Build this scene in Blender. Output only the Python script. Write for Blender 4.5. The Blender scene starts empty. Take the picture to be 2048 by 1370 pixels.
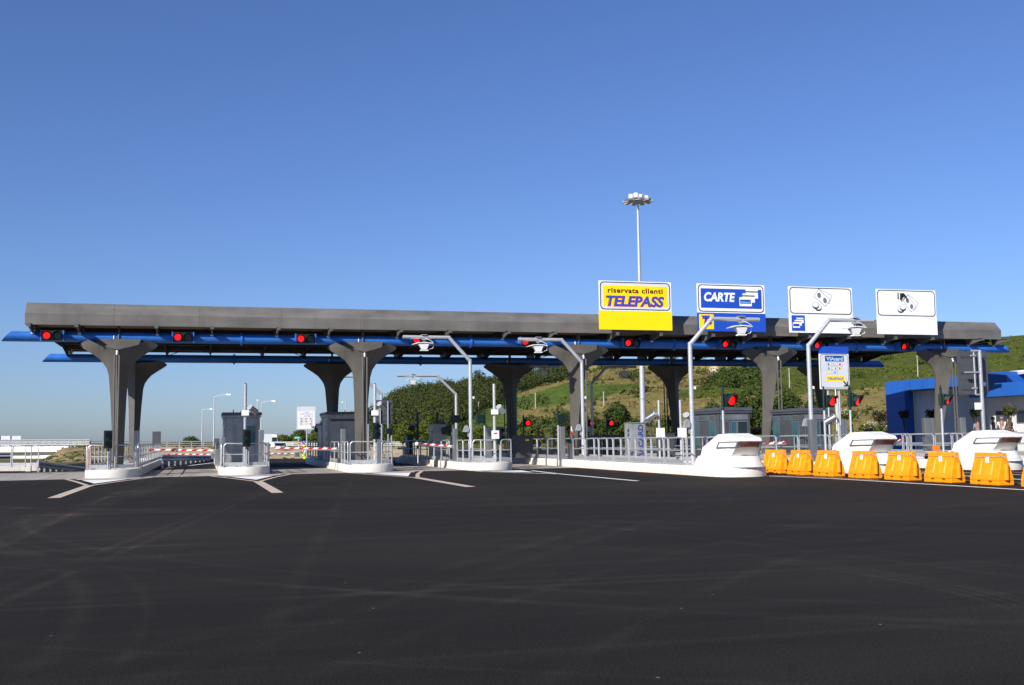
import bpy, bmesh, math, random
from mathutils import Vector, Matrix, noise
random.seed(7)
PI = math.pi
sc = bpy.context.scene
C = sc.collection
# ------------------------------------------------------------------ camera, light, exposure
CAM = Vector((4.0929, -55.088, 1.6148)); YAW, PIT, ROL, FPX = .2846045, .0899505, -.0137811, 2104.98
Fv = Vector((math.sin(YAW)*math.cos(PIT), math.cos(YAW)*math.cos(PIT), math.sin(PIT)))
Rv = Vector((math.cos(YAW), -math.sin(YAW), 0)); Uv = Rv.cross(Fv)
cr, sr = math.cos(ROL), math.sin(ROL)
R2 = Rv*cr + Uv*sr; U2 = Uv*cr - Rv*sr
cd = bpy.data.cameras.new('camera'); cam = bpy.data.objects.new('camera', cd); C.objects.link(cam)
cam.matrix_world = Matrix(((R2.x, U2.x, -Fv.x, CAM.x), (R2.y, U2.y, -Fv.y, CAM.y), (R2.z, U2.z, -Fv.z, CAM.z), (0, 0, 0, 1)))
cd.sensor_width = 36; cd.lens = FPX/2048*36; cd.clip_start = .1; cd.clip_end = 9000
sc.camera = cam
LD = Vector((1.3, 1.02, -.99)).normalized()
EL = math.asin(-LD.z); AZ = math.atan2(-LD.x, -LD.y)
w = bpy.data.worlds.new('World'); sc.world = w; w.use_nodes = True
nt = w.node_tree; nt.nodes.clear()
sky = nt.nodes.new('ShaderNodeTexSky'); sky.sky_type = 'NISHITA'; sky.sun_disc = False
sky.sun_elevation = EL; sky.sun_rotation = AZ; sky.altitude = 100; sky.air_density = 1.0; sky.dust_density = .6; sky.ozone_density = 2.5
bg = nt.nodes.new('ShaderNodeBackground'); bg.inputs[1].default_value = .062
wo = nt.nodes.new('ShaderNodeOutputWorld'); tint = nt.nodes.new('ShaderNodeVectorMath'); tint.operation = 'MULTIPLY'; tint.inputs[1].default_value = (.84, 1.04, 1.55)
nt.links.new(sky.outputs[0], tint.inputs[0]); nt.links.new(tint.outputs[0], bg.inputs[0]); nt.links.new(bg.outputs[0], wo.inputs[0])
sl = bpy.data.lights.new('sun', 'SUN'); sl.energy = 5.0; sl.angle = math.radians(.5); sl.color = (1, .955, .88)
so = bpy.data.objects.new('sun', sl); C.objects.link(so); so.rotation_euler = LD.to_track_quat('-Z', 'Y').to_euler()
sc.view_settings.view_transform = 'Standard'; sc.view_settings.look = 'None'; sc.view_settings.gamma = 1; sc.view_settings.exposure = 0.42

def at(px, py, X=None, Y=None, Z=None, D=None):
    """world point seen at a photo pixel, on a plane X=, Y=, Z= or at camera depth D"""
    d = Fv + R2*((px-1024)/FPX) - U2*((py-685)/FPX)
    if X is not None: t = (X-CAM.x)/d.x
    elif Y is not None: t = (Y-CAM.y)/d.y
    elif Z is not None: t = (Z-CAM.z)/d.z
    else: t = D
    return CAM + d*t
def pix(p):
    p = Vector(p)-CAM; z = p.dot(Fv)
    return 1024+FPX*p.dot(R2)/z, 685-FPX*p.dot(U2)/z

# ------------------------------------------------------------------ materials
def nod(m): return m.node_tree.nodes, m.node_tree.links
def mat(name, col, rough=.6, metal=0, var=.12, scale=3, bump=0, bscale=30, spec=.4, emit=None, es=0, stretch=None):
    m = bpy.data.materials.new(name); m.use_nodes = True; N, L = nod(m); b = N['Principled BSDF']
    b.inputs['Roughness'].default_value = rough; b.inputs['Metallic'].default_value = metal
    b.inputs['Specular IOR Level'].default_value = spec
    c4 = (*col, 1)
    if var:
        tc = N.new('ShaderNodeTexCoord'); n = N.new('ShaderNodeTexNoise'); n.inputs['Scale'].default_value = scale; n.inputs['Detail'].default_value = 5
        if stretch:
            mp = N.new('ShaderNodeMapping'); mp.inputs['Scale'].default_value = stretch; L.new(tc.outputs['Object'], mp.inputs[0]); L.new(mp.outputs[0], n.inputs[0])
        else: L.new(tc.outputs['Object'], n.inputs[0])
        r = N.new('ShaderNodeMapRange'); r.inputs[1].default_value = .3; r.inputs[2].default_value = .7
        r.inputs[3].default_value = 1-var; r.inputs[4].default_value = 1+var; L.new(n.outputs[0], r.inputs[0])
        mx = N.new('ShaderNodeVectorMath'); mx.operation = 'SCALE'; mx.inputs[0].default_value = col; L.new(r.outputs[0], mx.inputs['Scale'])
        L.new(mx.outputs[0], b.inputs['Base Color'])
        r2 = N.new('ShaderNodeMapRange'); r2.inputs[3].default_value = max(.02, rough-.12); r2.inputs[4].default_value = min(1, rough+.12)
        L.new(n.outputs[0], r2.inputs[0]); L.new(r2.outputs[0], b.inputs['Roughness'])
    else: b.inputs['Base Color'].default_value = c4
    if bump:
        tc2 = N.new('ShaderNodeTexCoord'); n2 = N.new('ShaderNodeTexNoise'); n2.inputs['Scale'].default_value = bscale; n2.inputs['Detail'].default_value = 4
        bp = N.new('ShaderNodeBump'); bp.inputs['Strength'].default_value = bump; bp.inputs['Distance'].default_value = .02
        L.new(tc2.outputs['Object'], n2.inputs[0]); L.new(n2.outputs[0], bp.inputs['Height']); L.new(bp.outputs[0], b.inputs['Normal'])
    if emit: b.inputs['Emission Color'].default_value = (*emit, 1); b.inputs['Emission Strength'].default_value = es
    return m
M = {}
def defm(k, *a, **kw): M[k] = mat(k, *a, **kw)
defm('roof_metal', (.152, .143, .129), .5, .1, .2, .8, .2, 5, stretch=(.5, 2, 2))
defm('roof_under', (.022, .021, .02), .8, 0, .2)
defm('column_metal', (.098, .091, .080), .55, .1, .12, 1.4, .1, 20)
defm('bracket_metal', (.11, .105, .096), .6, .2, .1)
defm('tube_blue', (.024, .145, .50), .42, 0, .1, 2)
defm('white_paint', (.78, .78, .76), .5, 0, .04)
defm('sign_white', (.8, .8, .8), .55, 0, .03, 1)
defm('sign_grey', (.62, .64, .68), .5, 0, .03)
defm('sign_yellow', (.95, .66, .0), .5, 0, .03, 1)
defm('sign_blue', (.012, .07, .46), .5, 0, .05, 1)
defm('navy', (.012, .05, .24), .5, 0, .05)
defm('sky_blue', (.18, .5, .85), .5, 0, 0)
defm('black', (.012, .012, .014), .5, 0, 0)
defm('maroon', (.09, .008, .008), .5, 0, 0)
defm('letter_blue', (.03, .06, .42), .5, 0, 0)
defm('letter_red', (.55, .02, .02), .5, 0, 0)
defm('grey_ink', (.16, .16, .18), .5, 0, 0)
defm('galvanised', (.42, .43, .44), .42, .45, .16, 12, .05, 60)
defm('bright_post', (.50, .51, .52), .38, .35, .06, 6)
defm('steel', (.33, .33, .33), .34, .75, .16, 2.5, .04, 40, stretch=(1, 1, .2))
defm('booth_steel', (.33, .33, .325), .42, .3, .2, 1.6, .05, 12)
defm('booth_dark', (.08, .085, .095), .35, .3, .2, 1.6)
defm('roof_slate', (.09, .095, .12), .5, .3, .1)
defm('glass', (.022, .085, .11), .08, 0, .15, 1.5, spec=.8)
defm('glass_dark', (.01, .018, .025), .1, 0, .1, spec=.7)
defm('blue_door', (.015, .07, .32), .4, 0, .08)
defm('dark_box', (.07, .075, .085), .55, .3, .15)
defm('signal_green', (.006, .020, .016), .4, 0, .1)
defm('lens_red', (.6, .0, .0), .3, 0, 0, emit=(1, .008, .008), es=1.15)
defm('lens_off', (.02, .028, .026), .15, 0, 0)
defm('concrete', (.46, .43, .39), .85, 0, .09, 2.2, .25, 40)
defm('island_paint', (.66, .62, .56), .8, 0, .06, 1.3, .15, 30)
defm('bumper_white', (.68, .655, .61), .75, 0, .08, 1.5, .1, 20)
defm('orange_glass', (.30, .05, .008), .35, 0, .35, 3, spec=.3)
defm('barrier_plastic', (.88, .295, .002), .5, 0, .13, 7, .12, 50)
defm('red_paint', (.55, .015, .015), .45, 0, 0)
defm('red_cap', (.8, .05, .02), .5, 0, 0)
defm('orange', (.85, .18, .02), .6, 0, 0)
defm('panel_back', (.075, .08, .09), .6, .2, .12, 3)
defm('wall_white', (.62, .62, .62), .85, 0, .06, .5)
defm('panel_blue', (.016, .10, .40), .45, 0, .07, .7)
defm('panel_navy', (.012, .045, .20), .4, 0, .1, .7)
defm('bridge_white', (.74, .71, .66), .85, 0, .06, .3)
defm('guard_rail', (.27, .30, .36), .5, .4, .1, 3)
defm('bark', (.085, .062, .045), .9, 0, .2, 6)
defm('terracotta', (.3, .14, .08), .8, 0, .1)
defm('rubber', (.018, .018, .02), .8, 0, 0)
defm('car_white', (.72, .73, .74), .25, 0, .02)
defm('skin', (.24, .13, .085), .6, 0, .05)
defm('hair', (.02, .014, .01), .7, 0, 0)
defm('cloth_white', (.72, .73, .75), .85, 0, .05)
defm('cloth_black', (.015, .015, .018), .85, 0, .05)
defm('cloth_blue', (.16, .22, .38), .85, 0, .05)
defm('cloth_navy', (.02, .03, .06), .85, 0, .05)
defm('cloth_red', (.5, .02, .03), .85, 0, .05)
defm('hi_vis', (.55, .8, .02), .8, 0, .05)
defm('hi_vis_green', (.02, .28, .2), .8, 0, .05)
defm('helmet_yellow', (.85, .5, .02), .4, 0, 0)
defm('sign_green', (.0, .2, .13), .5, 0, 0)
defm('cable', (.03, .03, .03), .7, 0, 0)
defm('rope_blue', (.33, .31, .5), .7, 0, 0)
defm('marking', (.50, .40, .32), .8, 0, .12, 5)
defm('marking_white', (.78, .76, .72), .8, 0, .1, 5)
defm('marking_orange', (.7, .27, .09), .8, 0, .2, 5)
defm('utility_wood', (.42, .38, .32), .9, 0, .1)

def brushed(name, col1, col2, axis, freq):
    m = mat(name, col1, .75, 0, 0); N, L = nod(m); b = N['Principled BSDF']
    tc = N.new('ShaderNodeTexCoord'); sp = N.new('ShaderNodeSeparateXYZ'); L.new(tc.outputs['Object'], sp.inputs[0])
    ma = N.new('ShaderNodeMath'); ma.operation = 'MULTIPLY'; ma.inputs[1].default_value = freq; L.new(sp.outputs[axis], ma.inputs[0])
    fr = N.new('ShaderNodeMath'); fr.operation = 'FRACT'; L.new(ma.outputs[0], fr.inputs[0])
    gt = N.new('ShaderNodeMath'); gt.operation = 'GREATER_THAN'; gt.inputs[1].default_value = .22; L.new(fr.outputs[0], gt.inputs[0])
    mx = N.new('ShaderNodeMix'); mx.data_type = 'RGBA'; mx.inputs[6].default_value = (*col2, 1); mx.inputs[7].default_value = (*col1, 1)
    L.new(gt.outputs[0], mx.inputs[0]); L.new(mx.outputs[2], b.inputs['Base Color'])
    return m
def streaks(key, amt, sx, thr=(.45, .75)):
    m = M[key]; N, L = nod(m); b = N['Principled BSDF']; src = b.inputs['Base Color'].links[0].from_socket
    tc = N.new('ShaderNodeTexCoord'); mp = N.new('ShaderNodeMapping'); mp.inputs['Scale'].default_value = (sx, sx, sx*.06); n = N.new('ShaderNodeTexNoise'); n.inputs['Scale'].default_value = 1; n.inputs['Detail'].default_value = 6; n.inputs['Roughness'].default_value = .65
    L.new(tc.outputs['Object'], mp.inputs[0]); L.new(mp.outputs[0], n.inputs[0]); r = N.new('ShaderNodeMapRange'); r.inputs[1].default_value = thr[0]; r.inputs[2].default_value = thr[1]; r.inputs[3].default_value = 1; r.inputs[4].default_value = 1-amt; L.new(n.outputs[0], r.inputs[0])
    v = N.new('ShaderNodeVectorMath'); v.operation = 'SCALE'; L.new(src, v.inputs[0]); L.new(r.outputs[0], v.inputs['Scale']); L.new(v.outputs[0], b.inputs['Base Color'])
streaks('barrier_plastic', .3, 7, (.5, .8)); streaks('roof_metal', .22, 1.6); streaks('column_metal', .25, 5); streaks('island_paint', .3, 3.5, (.5, .8)); streaks('bumper_white', .16, 4, (.52, .8)); streaks('concrete', .3, 4); streaks('tube_blue', .2, 1.2); streaks('booth_steel', .35, 3); streaks('steel', .3, 6); streaks('wall_white', .15, 1.5); streaks('bridge_white', .2, .8)
M['soffit'] = brushed('soffit_slats', (.17, .10, .065), (.02, .016, .013), 1, 2.2)

def leafmat(name, dark, light, yel=None):
    m = mat(name, dark, .75, 0, 0, spec=.15); N, L = nod(m); b = N['Principled BSDF']
    g = N.new('ShaderNodeNewGeometry'); cr_ = N.new('ShaderNodeValToRGB')
    cr_.color_ramp.elements[0].color = (*dark, 1); cr_.color_ramp.elements[1].color = (*light, 1)
    if yel: e = cr_.color_ramp.elements.new(.93); e.color = (*light, 1); cr_.color_ramp.elements[-1].color = (*yel, 1)
    tc = N.new('ShaderNodeTexCoord'); n = N.new('ShaderNodeTexNoise'); n.inputs['Scale'].default_value = .35
    L.new(tc.outputs['Object'], n.inputs[0])
    a = N.new('ShaderNodeMath'); a.operation = 'MULTIPLY_ADD'; a.inputs[1].default_value = .55; L.new(g.outputs['Random Per Island'], a.inputs[0])
    s = N.new('ShaderNodeMath'); s.operation = 'MULTIPLY'; s.inputs[1].default_value = .75; L.new(n.outputs[0], s.inputs[0]); L.new(s.outputs[0], a.inputs[2])
    s2 = N.new('ShaderNodeMath'); s2.operation = 'SUBTRACT'; s2.inputs[1].default_value = .16; L.new(a.outputs[0], s2.inputs[0])
    L.new(s2.outputs[0], cr_.inputs[0]); L.new(cr_.outputs[0], b.inputs['Base Color'])
    tr = N.new('ShaderNodeBsdfTranslucent'); L.new(cr_.outputs[0], tr.inputs[0]); ms = N.new('ShaderNodeMixShader'); ms.inputs[0].default_value = .22
    L.new(b.outputs[0], ms.inputs[1]); L.new(tr.outputs[0], ms.inputs[2]); L.new(ms.outputs[0], N['Material Output'].inputs[0])
    return m
M['leaf_wood'] = leafmat('leaf_wood', (.026, .038, .011), (.085, .10, .024))
M['leaf_olive'] = leafmat('leaf_olive', (.035, .055, .008), (.12, .145, .025), (.2, .19, .03))
M['leaf_mid'] = leafmat('leaf_mid', (.02, .04, .008), (.085, .115, .025))
M['leaf_dark'] = leafmat('leaf_dark', (.012, .024, .008), (.05, .07, .02))
M['leaf_vine'] = leafmat('leaf_vine', (.055, .078, .013), (.14, .16, .032))
M['leaf_dry'] = leafmat('leaf_dry', (.14, .11, .035), (.3, .22, .08))
M['flower_pink'] = leafmat('flower_pink', (.4, .06, .08), (.6, .15, .15))
M['flower_white'] = leafmat('flower_white', (.5, .47, .35), (.7, .68, .55))

# asphalt: fine grain, broad tone changes, straight and curved tyre streaks
def asphalt():
    m = mat('asphalt', (.03, .03, .03), .93, 0, 0, spec=.16); N, L = nod(m); b = N['Principled BSDF']
    tc = N.new('ShaderNodeTexCoord'); P = tc.outputs['Object']
    def noi(scale, det=4, st=None, dist=0):
        n = N.new('ShaderNodeTexNoise'); n.inputs['Scale'].default_value = scale; n.inputs['Detail'].default_value = det; n.inputs['Distortion'].default_value = dist
        if st:
            mp = N.new('ShaderNodeMapping'); mp.inputs['Scale'].default_value = st[:3]; mp.inputs['Rotation'].default_value = (0, 0, st[3]); L.new(P, mp.inputs[0]); L.new(mp.outputs[0], n.inputs[0])
        else: L.new(P, n.inputs[0])
        return n.outputs[0]
    def mth(op, a, c, c2=None):
        x = N.new('ShaderNodeMath'); x.operation = op
        for i, v in enumerate((a, c, c2)):
            if v is None: continue
            if isinstance(v, (int, float)): x.inputs[i].default_value = v
            else: L.new(v, x.inputs[i])
        return x.outputs[0]
    def rng(v, a, c, d, e):
        x = N.new('ShaderNodeMapRange'); L.new(v, x.inputs[0])
        for i, k in enumerate((a, c, d, e)): x.inputs[i+1].default_value = k
        return x.outputs[0]
    t = rng(noi(.11, 5), .32, .68, .72, 1.3)
    t = mth('MULTIPLY', t, rng(noi(60, 3), .32, .68, .45, 1.65))
    t = mth('MULTIPLY', t, rng(noi(900/30, 3), .3, .7, .8, 1.22))
    t = mth('MULTIPLY', t, rng(noi(.5, 5, (.25, 2.6, 1, .35), 1.2), .35, .7, .9, 1.22))
    t = mth('MULTIPLY', t, rng(noi(.5, 5, (.2, 3.2, 1, -.2), 1.5), .4, .75, .92, 1.18))
    sp = N.new('ShaderNodeSeparateXYZ'); L.new(P, sp.inputs[0])
    fade = rng(noi(.6, 4), .32, .6, .05, 1)
    for (cx, cy, r, wd, amp) in ((22, -28, 22.6, .10, .5), (22, -28, 21.7, .09, .4), (2, -22, 15.5, .08, .35), (2, -22, 14.6, .08, .3), (-14, -45, 17, .1, .4), (-14, -45, 17.6, .05, .4), (5.2, -45.2, 6.2, .05, .6), (5.2, -45.2, 6.35, .03, .6), (5.2, -45.2, 6.5, .04, .6), (5.2, -45.2, 6.62, .03, .5), (-30, -60, 60, .1, .35),
                              (-30, -60, 61.6, .1, .35), (8, -8, 8.2, .1, .5), (8, -8, 9.6, .1, .4), (35, -70, 36, .09, .35), (35, -70, 37.6, .09, .3), (5, -90, 52.5, .12, .35), (5, -90, 54.1, .1, .3), (14.5, -16, 5.5, .1, .5), (14.5, -16, 6.9, .12, .4)):
        dx = mth('SUBTRACT', sp.outputs[0], cx); dy = mth('SUBTRACT', sp.outputs[1], cy)
        d = mth('SQRT', mth('ADD', mth('MULTIPLY', dx, dx), mth('MULTIPLY', dy, dy)), 0)
        k = mth('ABSOLUTE', mth('SUBTRACT', d, r), 0)
        k = rng(k, 0, wd*1.7, amp*.8, 0)
        t = mth('MULTIPLY', t, mth('ADD', 1, mth('MULTIPLY', mth('MULTIPLY', k, 1.45), fade)))
    for (x1, y1, x2, y2, wd, amp) in ((205, 1010, 0, 1075, .35, .9), (470, 1010, 0, 1205, .10, .8), (440, 1012, 0, 1178, .10, .6), (330, 962, 60, 1040, .25, .9), (290, 958, -10, 1100, .1, .7), (0, 1032, 900, 1012, .3, .5), (500, 1022, 1500, 1036, .35, .6), (900, 1180, 2048, 1128, .12, .7), (950, 1168, 2048, 1118, .1, .5),
                                    (1090, 1040, 2048, 1062, .4, .5), (600, 980, 1600, 1100, .14, .5), (630, 975, 1700, 1095, .12, .5), (700, 965, 480, 1370, .14, .4), (1530, 960, 300, 1300, .16, .45), (1560, 962, 380, 1330, .16, .45), (0, 1290, 1000, 1340, .06, .5), (250, 1150, 1400, 1225, .08, .4), (1100, 1300, 2048, 1240, .09, .4)):
        a_, b_ = at(x1, y1, Z=0), at(x2, y2, Z=0); d_ = (b_-a_).normalized(); nx, ny = -d_.y, d_.x; c_ = -(nx*a_.x+ny*a_.y)
        k = mth('ABSOLUTE', mth('ADD', mth('ADD', mth('MULTIPLY', sp.outputs[0], nx), mth('MULTIPLY', sp.outputs[1], ny)), c_), 0)
        t = mth('MULTIPLY', t, mth('ADD', 1, mth('MULTIPLY', rng(k, wd*.3, wd*1.2, amp*.75, 0), fade)))
    stain = rng(noi(.22, 5, (.5, 1.4, 1, .2), .8), .52, .72, 0, 1)
    mx = N.new('ShaderNodeMix'); mx.data_type = 'RGBA'; mx.inputs[6].default_value = (.0134, .0112, .0081, 1); mx.inputs[7].default_value = (.0186, .0138, .0096, 1); L.new(stain, mx.inputs[0])
    vm = N.new('ShaderNodeVectorMath'); vm.operation = 'SCALE'; L.new(mx.outputs[2], vm.inputs[0]); L.new(t, vm.inputs['Scale'])
    # sparse pale chips
    vo = N.new('ShaderNodeTexVoronoi'); vo.inputs['Scale'].default_value = 1.6; L.new(P, vo.inputs[0])
    chip = mth('LESS_THAN', vo.outputs['Distance'], .021)
    mx2 = N.new('ShaderNodeMix'); mx2.data_type = 'RGBA'; mx2.inputs[7].default_value = (.2, .17, .15, 1); L.new(chip, mx2.inputs[0]); L.new(vm.outputs[0], mx2.inputs[6])
    L.new(mx2.outputs[2], b.inputs['Base Color'])
    bp = N.new('ShaderNodeBump'); bp.inputs['Strength'].default_value = .5; bp.inputs['Distance'].default_value = .01
    L.new(noi(70, 3), bp.inputs['Height']); L.new(bp.outputs[0], b.inputs['Normal'])
    return m
M['asphalt'] = asphalt()
def apron():
    m = mat('apron_concrete', (.37, .335, .30), .85, 0, .1, .6, .2, 25); N, L = nod(m); b = N['Principled BSDF']
    src = b.inputs['Base Color'].links[0].from_socket
    tc = N.new('ShaderNodeTexCoord'); br = N.new('ShaderNodeTexBrick'); br.inputs['Scale'].default_value = 1; br.offset = 0
    br.inputs['Brick Width'].default_value = 3.0; br.inputs['Row Height'].default_value = 4.5; br.inputs['Mortar Size'].default_value = .02
    br.inputs['Color1'].default_value = (1, 1, 1, 1); br.inputs['Color2'].default_value = (.93, .92, .9, 1); br.inputs['Mortar'].default_value = (.35, .33, .3, 1)
    L.new(tc.outputs['Object'], br.inputs[0])
    n = N.new('ShaderNodeTexNoise'); mp = N.new('ShaderNodeMapping'); mp.inputs['Scale'].default_value = (1.6, .12, 1); n.inputs['Scale'].default_value = 1; n.inputs['Detail'].default_value = 5
    L.new(tc.outputs['Object'], mp.inputs[0]); L.new(mp.outputs[0], n.inputs[0]); r = N.new('ShaderNodeMapRange'); r.inputs[1].default_value = .35; r.inputs[2].default_value = .7; r.inputs[3].default_value = 1; r.inputs[4].default_value = .72; L.new(n.outputs[0], r.inputs[0])
    a = N.new('ShaderNodeVectorMath'); a.operation = 'MULTIPLY'; L.new(src, a.inputs[0]); L.new(br.outputs[0], a.inputs[1])
    c = N.new('ShaderNodeVectorMath'); c.operation = 'SCALE'; L.new(a.outputs[0], c.inputs[0]); L.new(r.outputs[0], c.inputs['Scale']); L.new(c.outputs[0], b.inputs['Base Color'])
    return m
M['apron'] = apron()
def groundmat(name, c1, c2, scale, c3=None):
    m = mat(name, c1, .95, 0, 0, spec=.1); N, L = nod(m); b = N['Principled BSDF']
    tc = N.new('ShaderNodeTexCoord'); n = N.new('ShaderNodeTexNoise'); n.inputs['Scale'].default_value = scale; n.inputs['Detail'].default_value = 8; n.inputs['Roughness'].default_value = .65
    L.new(tc.outputs['Object'], n.inputs[0]); cr_ = N.new('ShaderNodeValToRGB'); e = cr_.color_ramp.elements
    e[0].position = .38; e[0].color = (*c1, 1); e[1].position = .62; e[1].color = (*c2, 1)
    if c3: k = e.new(.5); k.color = (*c3, 1)
    L.new(n.outputs[0], cr_.inputs[0]); L.new(cr_.outputs[0], b.inputs['Base Color'])
    bp = N.new('ShaderNodeBump'); bp.inputs['Distance'].default_value = .3; bp.inputs['Strength'].default_value = .5; n2 = N.new('ShaderNodeTexNoise'); n2.inputs['Scale'].default_value = scale*6; n2.inputs['Detail'].default_value = 6
    L.new(tc.outputs['Object'], n2.inputs[0]); L.new(n2.outputs[0], bp.inputs['Height']); L.new(bp.outputs[0], b.inputs['Normal'])
    return m
M['ground'] = groundmat('ground', (.09, .085, .03), (.2, .16, .09), .08, (.12, .1, .05))
M['embank'] = groundmat('embankment_soil', (.06, .085, .015), (.34, .24, .14), .35, (.24, .17, .09))
M['sand'] = groundmat('sand_bank', (.36, .27, .16), (.52, .42, .28), .35, (.42, .33, .2))
def hillmat():
    m = mat('hill', (.1, .1, .03), .95, 0, 0, spec=.08); N, L = nod(m); b = N['Principled BSDF']
    va = N.new('ShaderNodeVertexColor'); va.layer_name = 'field'
    tc = N.new('ShaderNodeTexCoord'); n = N.new('ShaderNodeTexNoise'); n.inputs['Scale'].default_value = .35; n.inputs['Detail'].default_value = 8; n.inputs['Roughness'].default_value = .7
    L.new(tc.outputs['Object'], n.inputs[0]); r = N.new('ShaderNodeMapRange'); r.inputs[1].default_value = .3; r.inputs[2].default_value = .7; r.inputs[3].default_value = .55; r.inputs[4].default_value = 1.4; L.new(n.outputs[0], r.inputs[0])
    s = N.new('ShaderNodeVectorMath'); s.operation = 'SCALE'; L.new(va.outputs[0], s.inputs[0]); L.new(r.outputs[0], s.inputs['Scale']); L.new(s.outputs[0], b.inputs['Base Color'])
    bp = N.new('ShaderNodeBump'); bp.inputs['Distance'].default_value = 1.2; bp.inputs['Strength'].default_value = .7; L.new(n.outputs[0], bp.inputs['Height']); L.new(bp.outputs[0], b.inputs['Normal'])
    return m
M['hill'] = hillmat()

# ------------------------------------------------------------------ mesh builder
class MB:
    def __init__(s): s.v = []; s.f = []; s.m = []; s.mats = []
    def mi(s, m):
        if m not in s.mats: s.mats.append(m)
        return s.mats.index(m)
    def add(s, vs, fs, m, mx=None):
        o = len(s.v); k = s.mi(m)
        s.v += [tuple(mx @ Vector(v)) if mx else tuple(v) for v in vs]
        s.f += [tuple(i+o for i in f) for f in fs]; s.m += [k]*len(fs); return s
    def box(s, x0, x1, y0, y1, z0, z1, m, mx=None):
        return s.add([(x0, y0, z0), (x1, y0, z0), (x1, y1, z0), (x0, y1, z0), (x0, y0, z1), (x1, y0, z1), (x1, y1, z1), (x0, y1, z1)],
                     [(3, 2, 1, 0), (4, 5, 6, 7), (0, 1, 5, 4), (1, 2, 6, 5), (2, 3, 7, 6), (3, 0, 4, 7)], m, mx)
    def cyl(s, a, b, r, m, n=10, r2=None, cap=True):
        a, b = Vector(a), Vector(b); r2 = r if r2 is None else r2; d = (b-a).normalized()
        u = d.cross(Vector((0, 0, 1)) if abs(d.z) < .95 else Vector((1, 0, 0))).normalized(); v = d.cross(u)
        vs = []
        for p, q in ((a, r), (b, r2)):
            for i in range(n):
                t = 2*PI*i/n; vs.append(p+u*math.cos(t)*q+v*math.sin(t)*q)
        fs = [(i, i+n, (i+1) % n+n, (i+1) % n) for i in range(n)]
        if cap: fs += [tuple(range(n)), tuple(range(2*n-1, n-1, -1))]
        return s.add(vs, fs, m)
    def tube(s, pts, r, m, n=8, closed=False):
        pts = [Vector(p) for p in pts]; N_ = len(pts); vs = []; pu = None
        for i, p in enumerate(pts):
            if closed: d = (pts[(i+1) % N_]-pts[i-1])
            else: d = pts[min(i+1, N_-1)]-pts[max(i-1, 0)]
            d.normalize()
            if pu is None: u = d.cross(Vector((0, 0, 1)) if abs(d.z) < .9 else Vector((1, 0, 0))).normalized()
            else: u = (pu-d*pu.dot(d)).normalized()
            pu = u; v = d.cross(u)
            for k in range(n): t = 2*PI*k/n; vs.append(p+u*math.cos(t)*r+v*math.sin(t)*r)
        fs = []
        for i in range(N_ if closed else N_-1):
            j = (i+1) % N_
            for k in range(n): fs.append((i*n+k, i*n+(k+1) % n, j*n+(k+1) % n, j*n+k))
        if not closed: fs += [tuple(range(n-1, -1, -1)), tuple(range((N_-1)*n, N_*n))]
        return s.add(vs, fs, m)
    def prism(s, prof, axis, a, b, m, mx=None):
        """closed 2-D profile extruded along an axis; profile coords are the other two axes in order"""
        n = len(prof)
        def P(u, v, w): return {'x': (w, u, v), 'y': (u, w, v), 'z': (u, v, w)}[axis]
        vs = [P(u, v, a) for u, v in prof]+[P(u, v, b) for u, v in prof]
        fs = [(i, (i+1) % n, (i+1) % n+n, i+n) for i in range(n)]+[tuple(range(n-1, -1, -1)), tuple(range(n, 2*n))]
        return s.add(vs, fs, m, mx)
    def loft(s, rings, m, cap=True):
        n = len(rings[0]); vs = [p for r in rings for p in r]; fs = []
        for k in range(len(rings)-1):
            for i in range(n): fs.append((k*n+i, k*n+(i+1) % n, (k+1)*n+(i+1) % n, (k+1)*n+i))
        if cap: fs += [tuple(range(n-1, -1, -1)), tuple(range((len(rings)-1)*n, len(rings)*n))]
        return s.add(vs, fs, m)
    def ball(s, c, r, m, nu=10, nv=6, sc_=(1, 1, 1)):
        vs = [];
        for j in range(1, nv):
            ph = PI*j/nv
            for i in range(nu): t = 2*PI*i/nu; vs.append((c[0]+r*sc_[0]*math.sin(ph)*math.cos(t), c[1]+r*sc_[1]*math.sin(ph)*math.sin(t), c[2]+r*sc_[2]*math.cos(ph)))
        vs += [(c[0], c[1], c[2]+r*sc_[2]), (c[0], c[1], c[2]-r*sc_[2])]; T = len(vs)-2; fs = []
        for j in range(nv-2):
            for i in range(nu): fs.append((j*nu+i, j*nu+(i+1) % nu, (j+1)*nu+(i+1) % nu, (j+1)*nu+i))
        for i in range(nu): fs.append((i, (i+1) % nu, T)[::-1]); fs.append(((nv-2)*nu+i, (nv-2)*nu+(i+1) % nu, T+1))
        return s.add(vs, fs, m)
    def build(s, name, parent=None, bevel=0, smooth=False, fixn=True):
        me = bpy.data.meshes.new(name); me.from_pydata([tuple(v) for v in s.v], [], s.f)
        for k in s.mats: me.materials.append(M[k])
        me.polygons.foreach_set('material_index', s.m)
        if fixn:
            bm = bmesh.new(); bm.from_mesh(me); bmesh.ops.recalc_face_normals(bm, faces=bm.faces); bm.to_mesh(me); bm.free()
        if smooth:
            me.polygons.foreach_set('use_smooth', [True]*len(me.polygons))
            try: me.set_sharp_from_angle(angle=math.radians(38))
            except Exception: pass
        o = bpy.data.objects.new(name, me); C.objects.link(o)
        if parent: o.parent = parent
        if bevel:
            b = o.modifiers.new('bevel', 'BEVEL'); b.width = bevel; b.segments = 2; b.limit_method = 'ANGLE'; b.angle_limit = math.radians(35)
        return o
def thing(name, label, cat, loc=(0, 0, 0), rz=0, group=None):
    o = bpy.data.objects.new(name, None); C.objects.link(o); o.location = loc; o.rotation_euler = (0, 0, rz); o.empty_display_size = .3
    return tag(o, label, cat, group)
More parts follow.
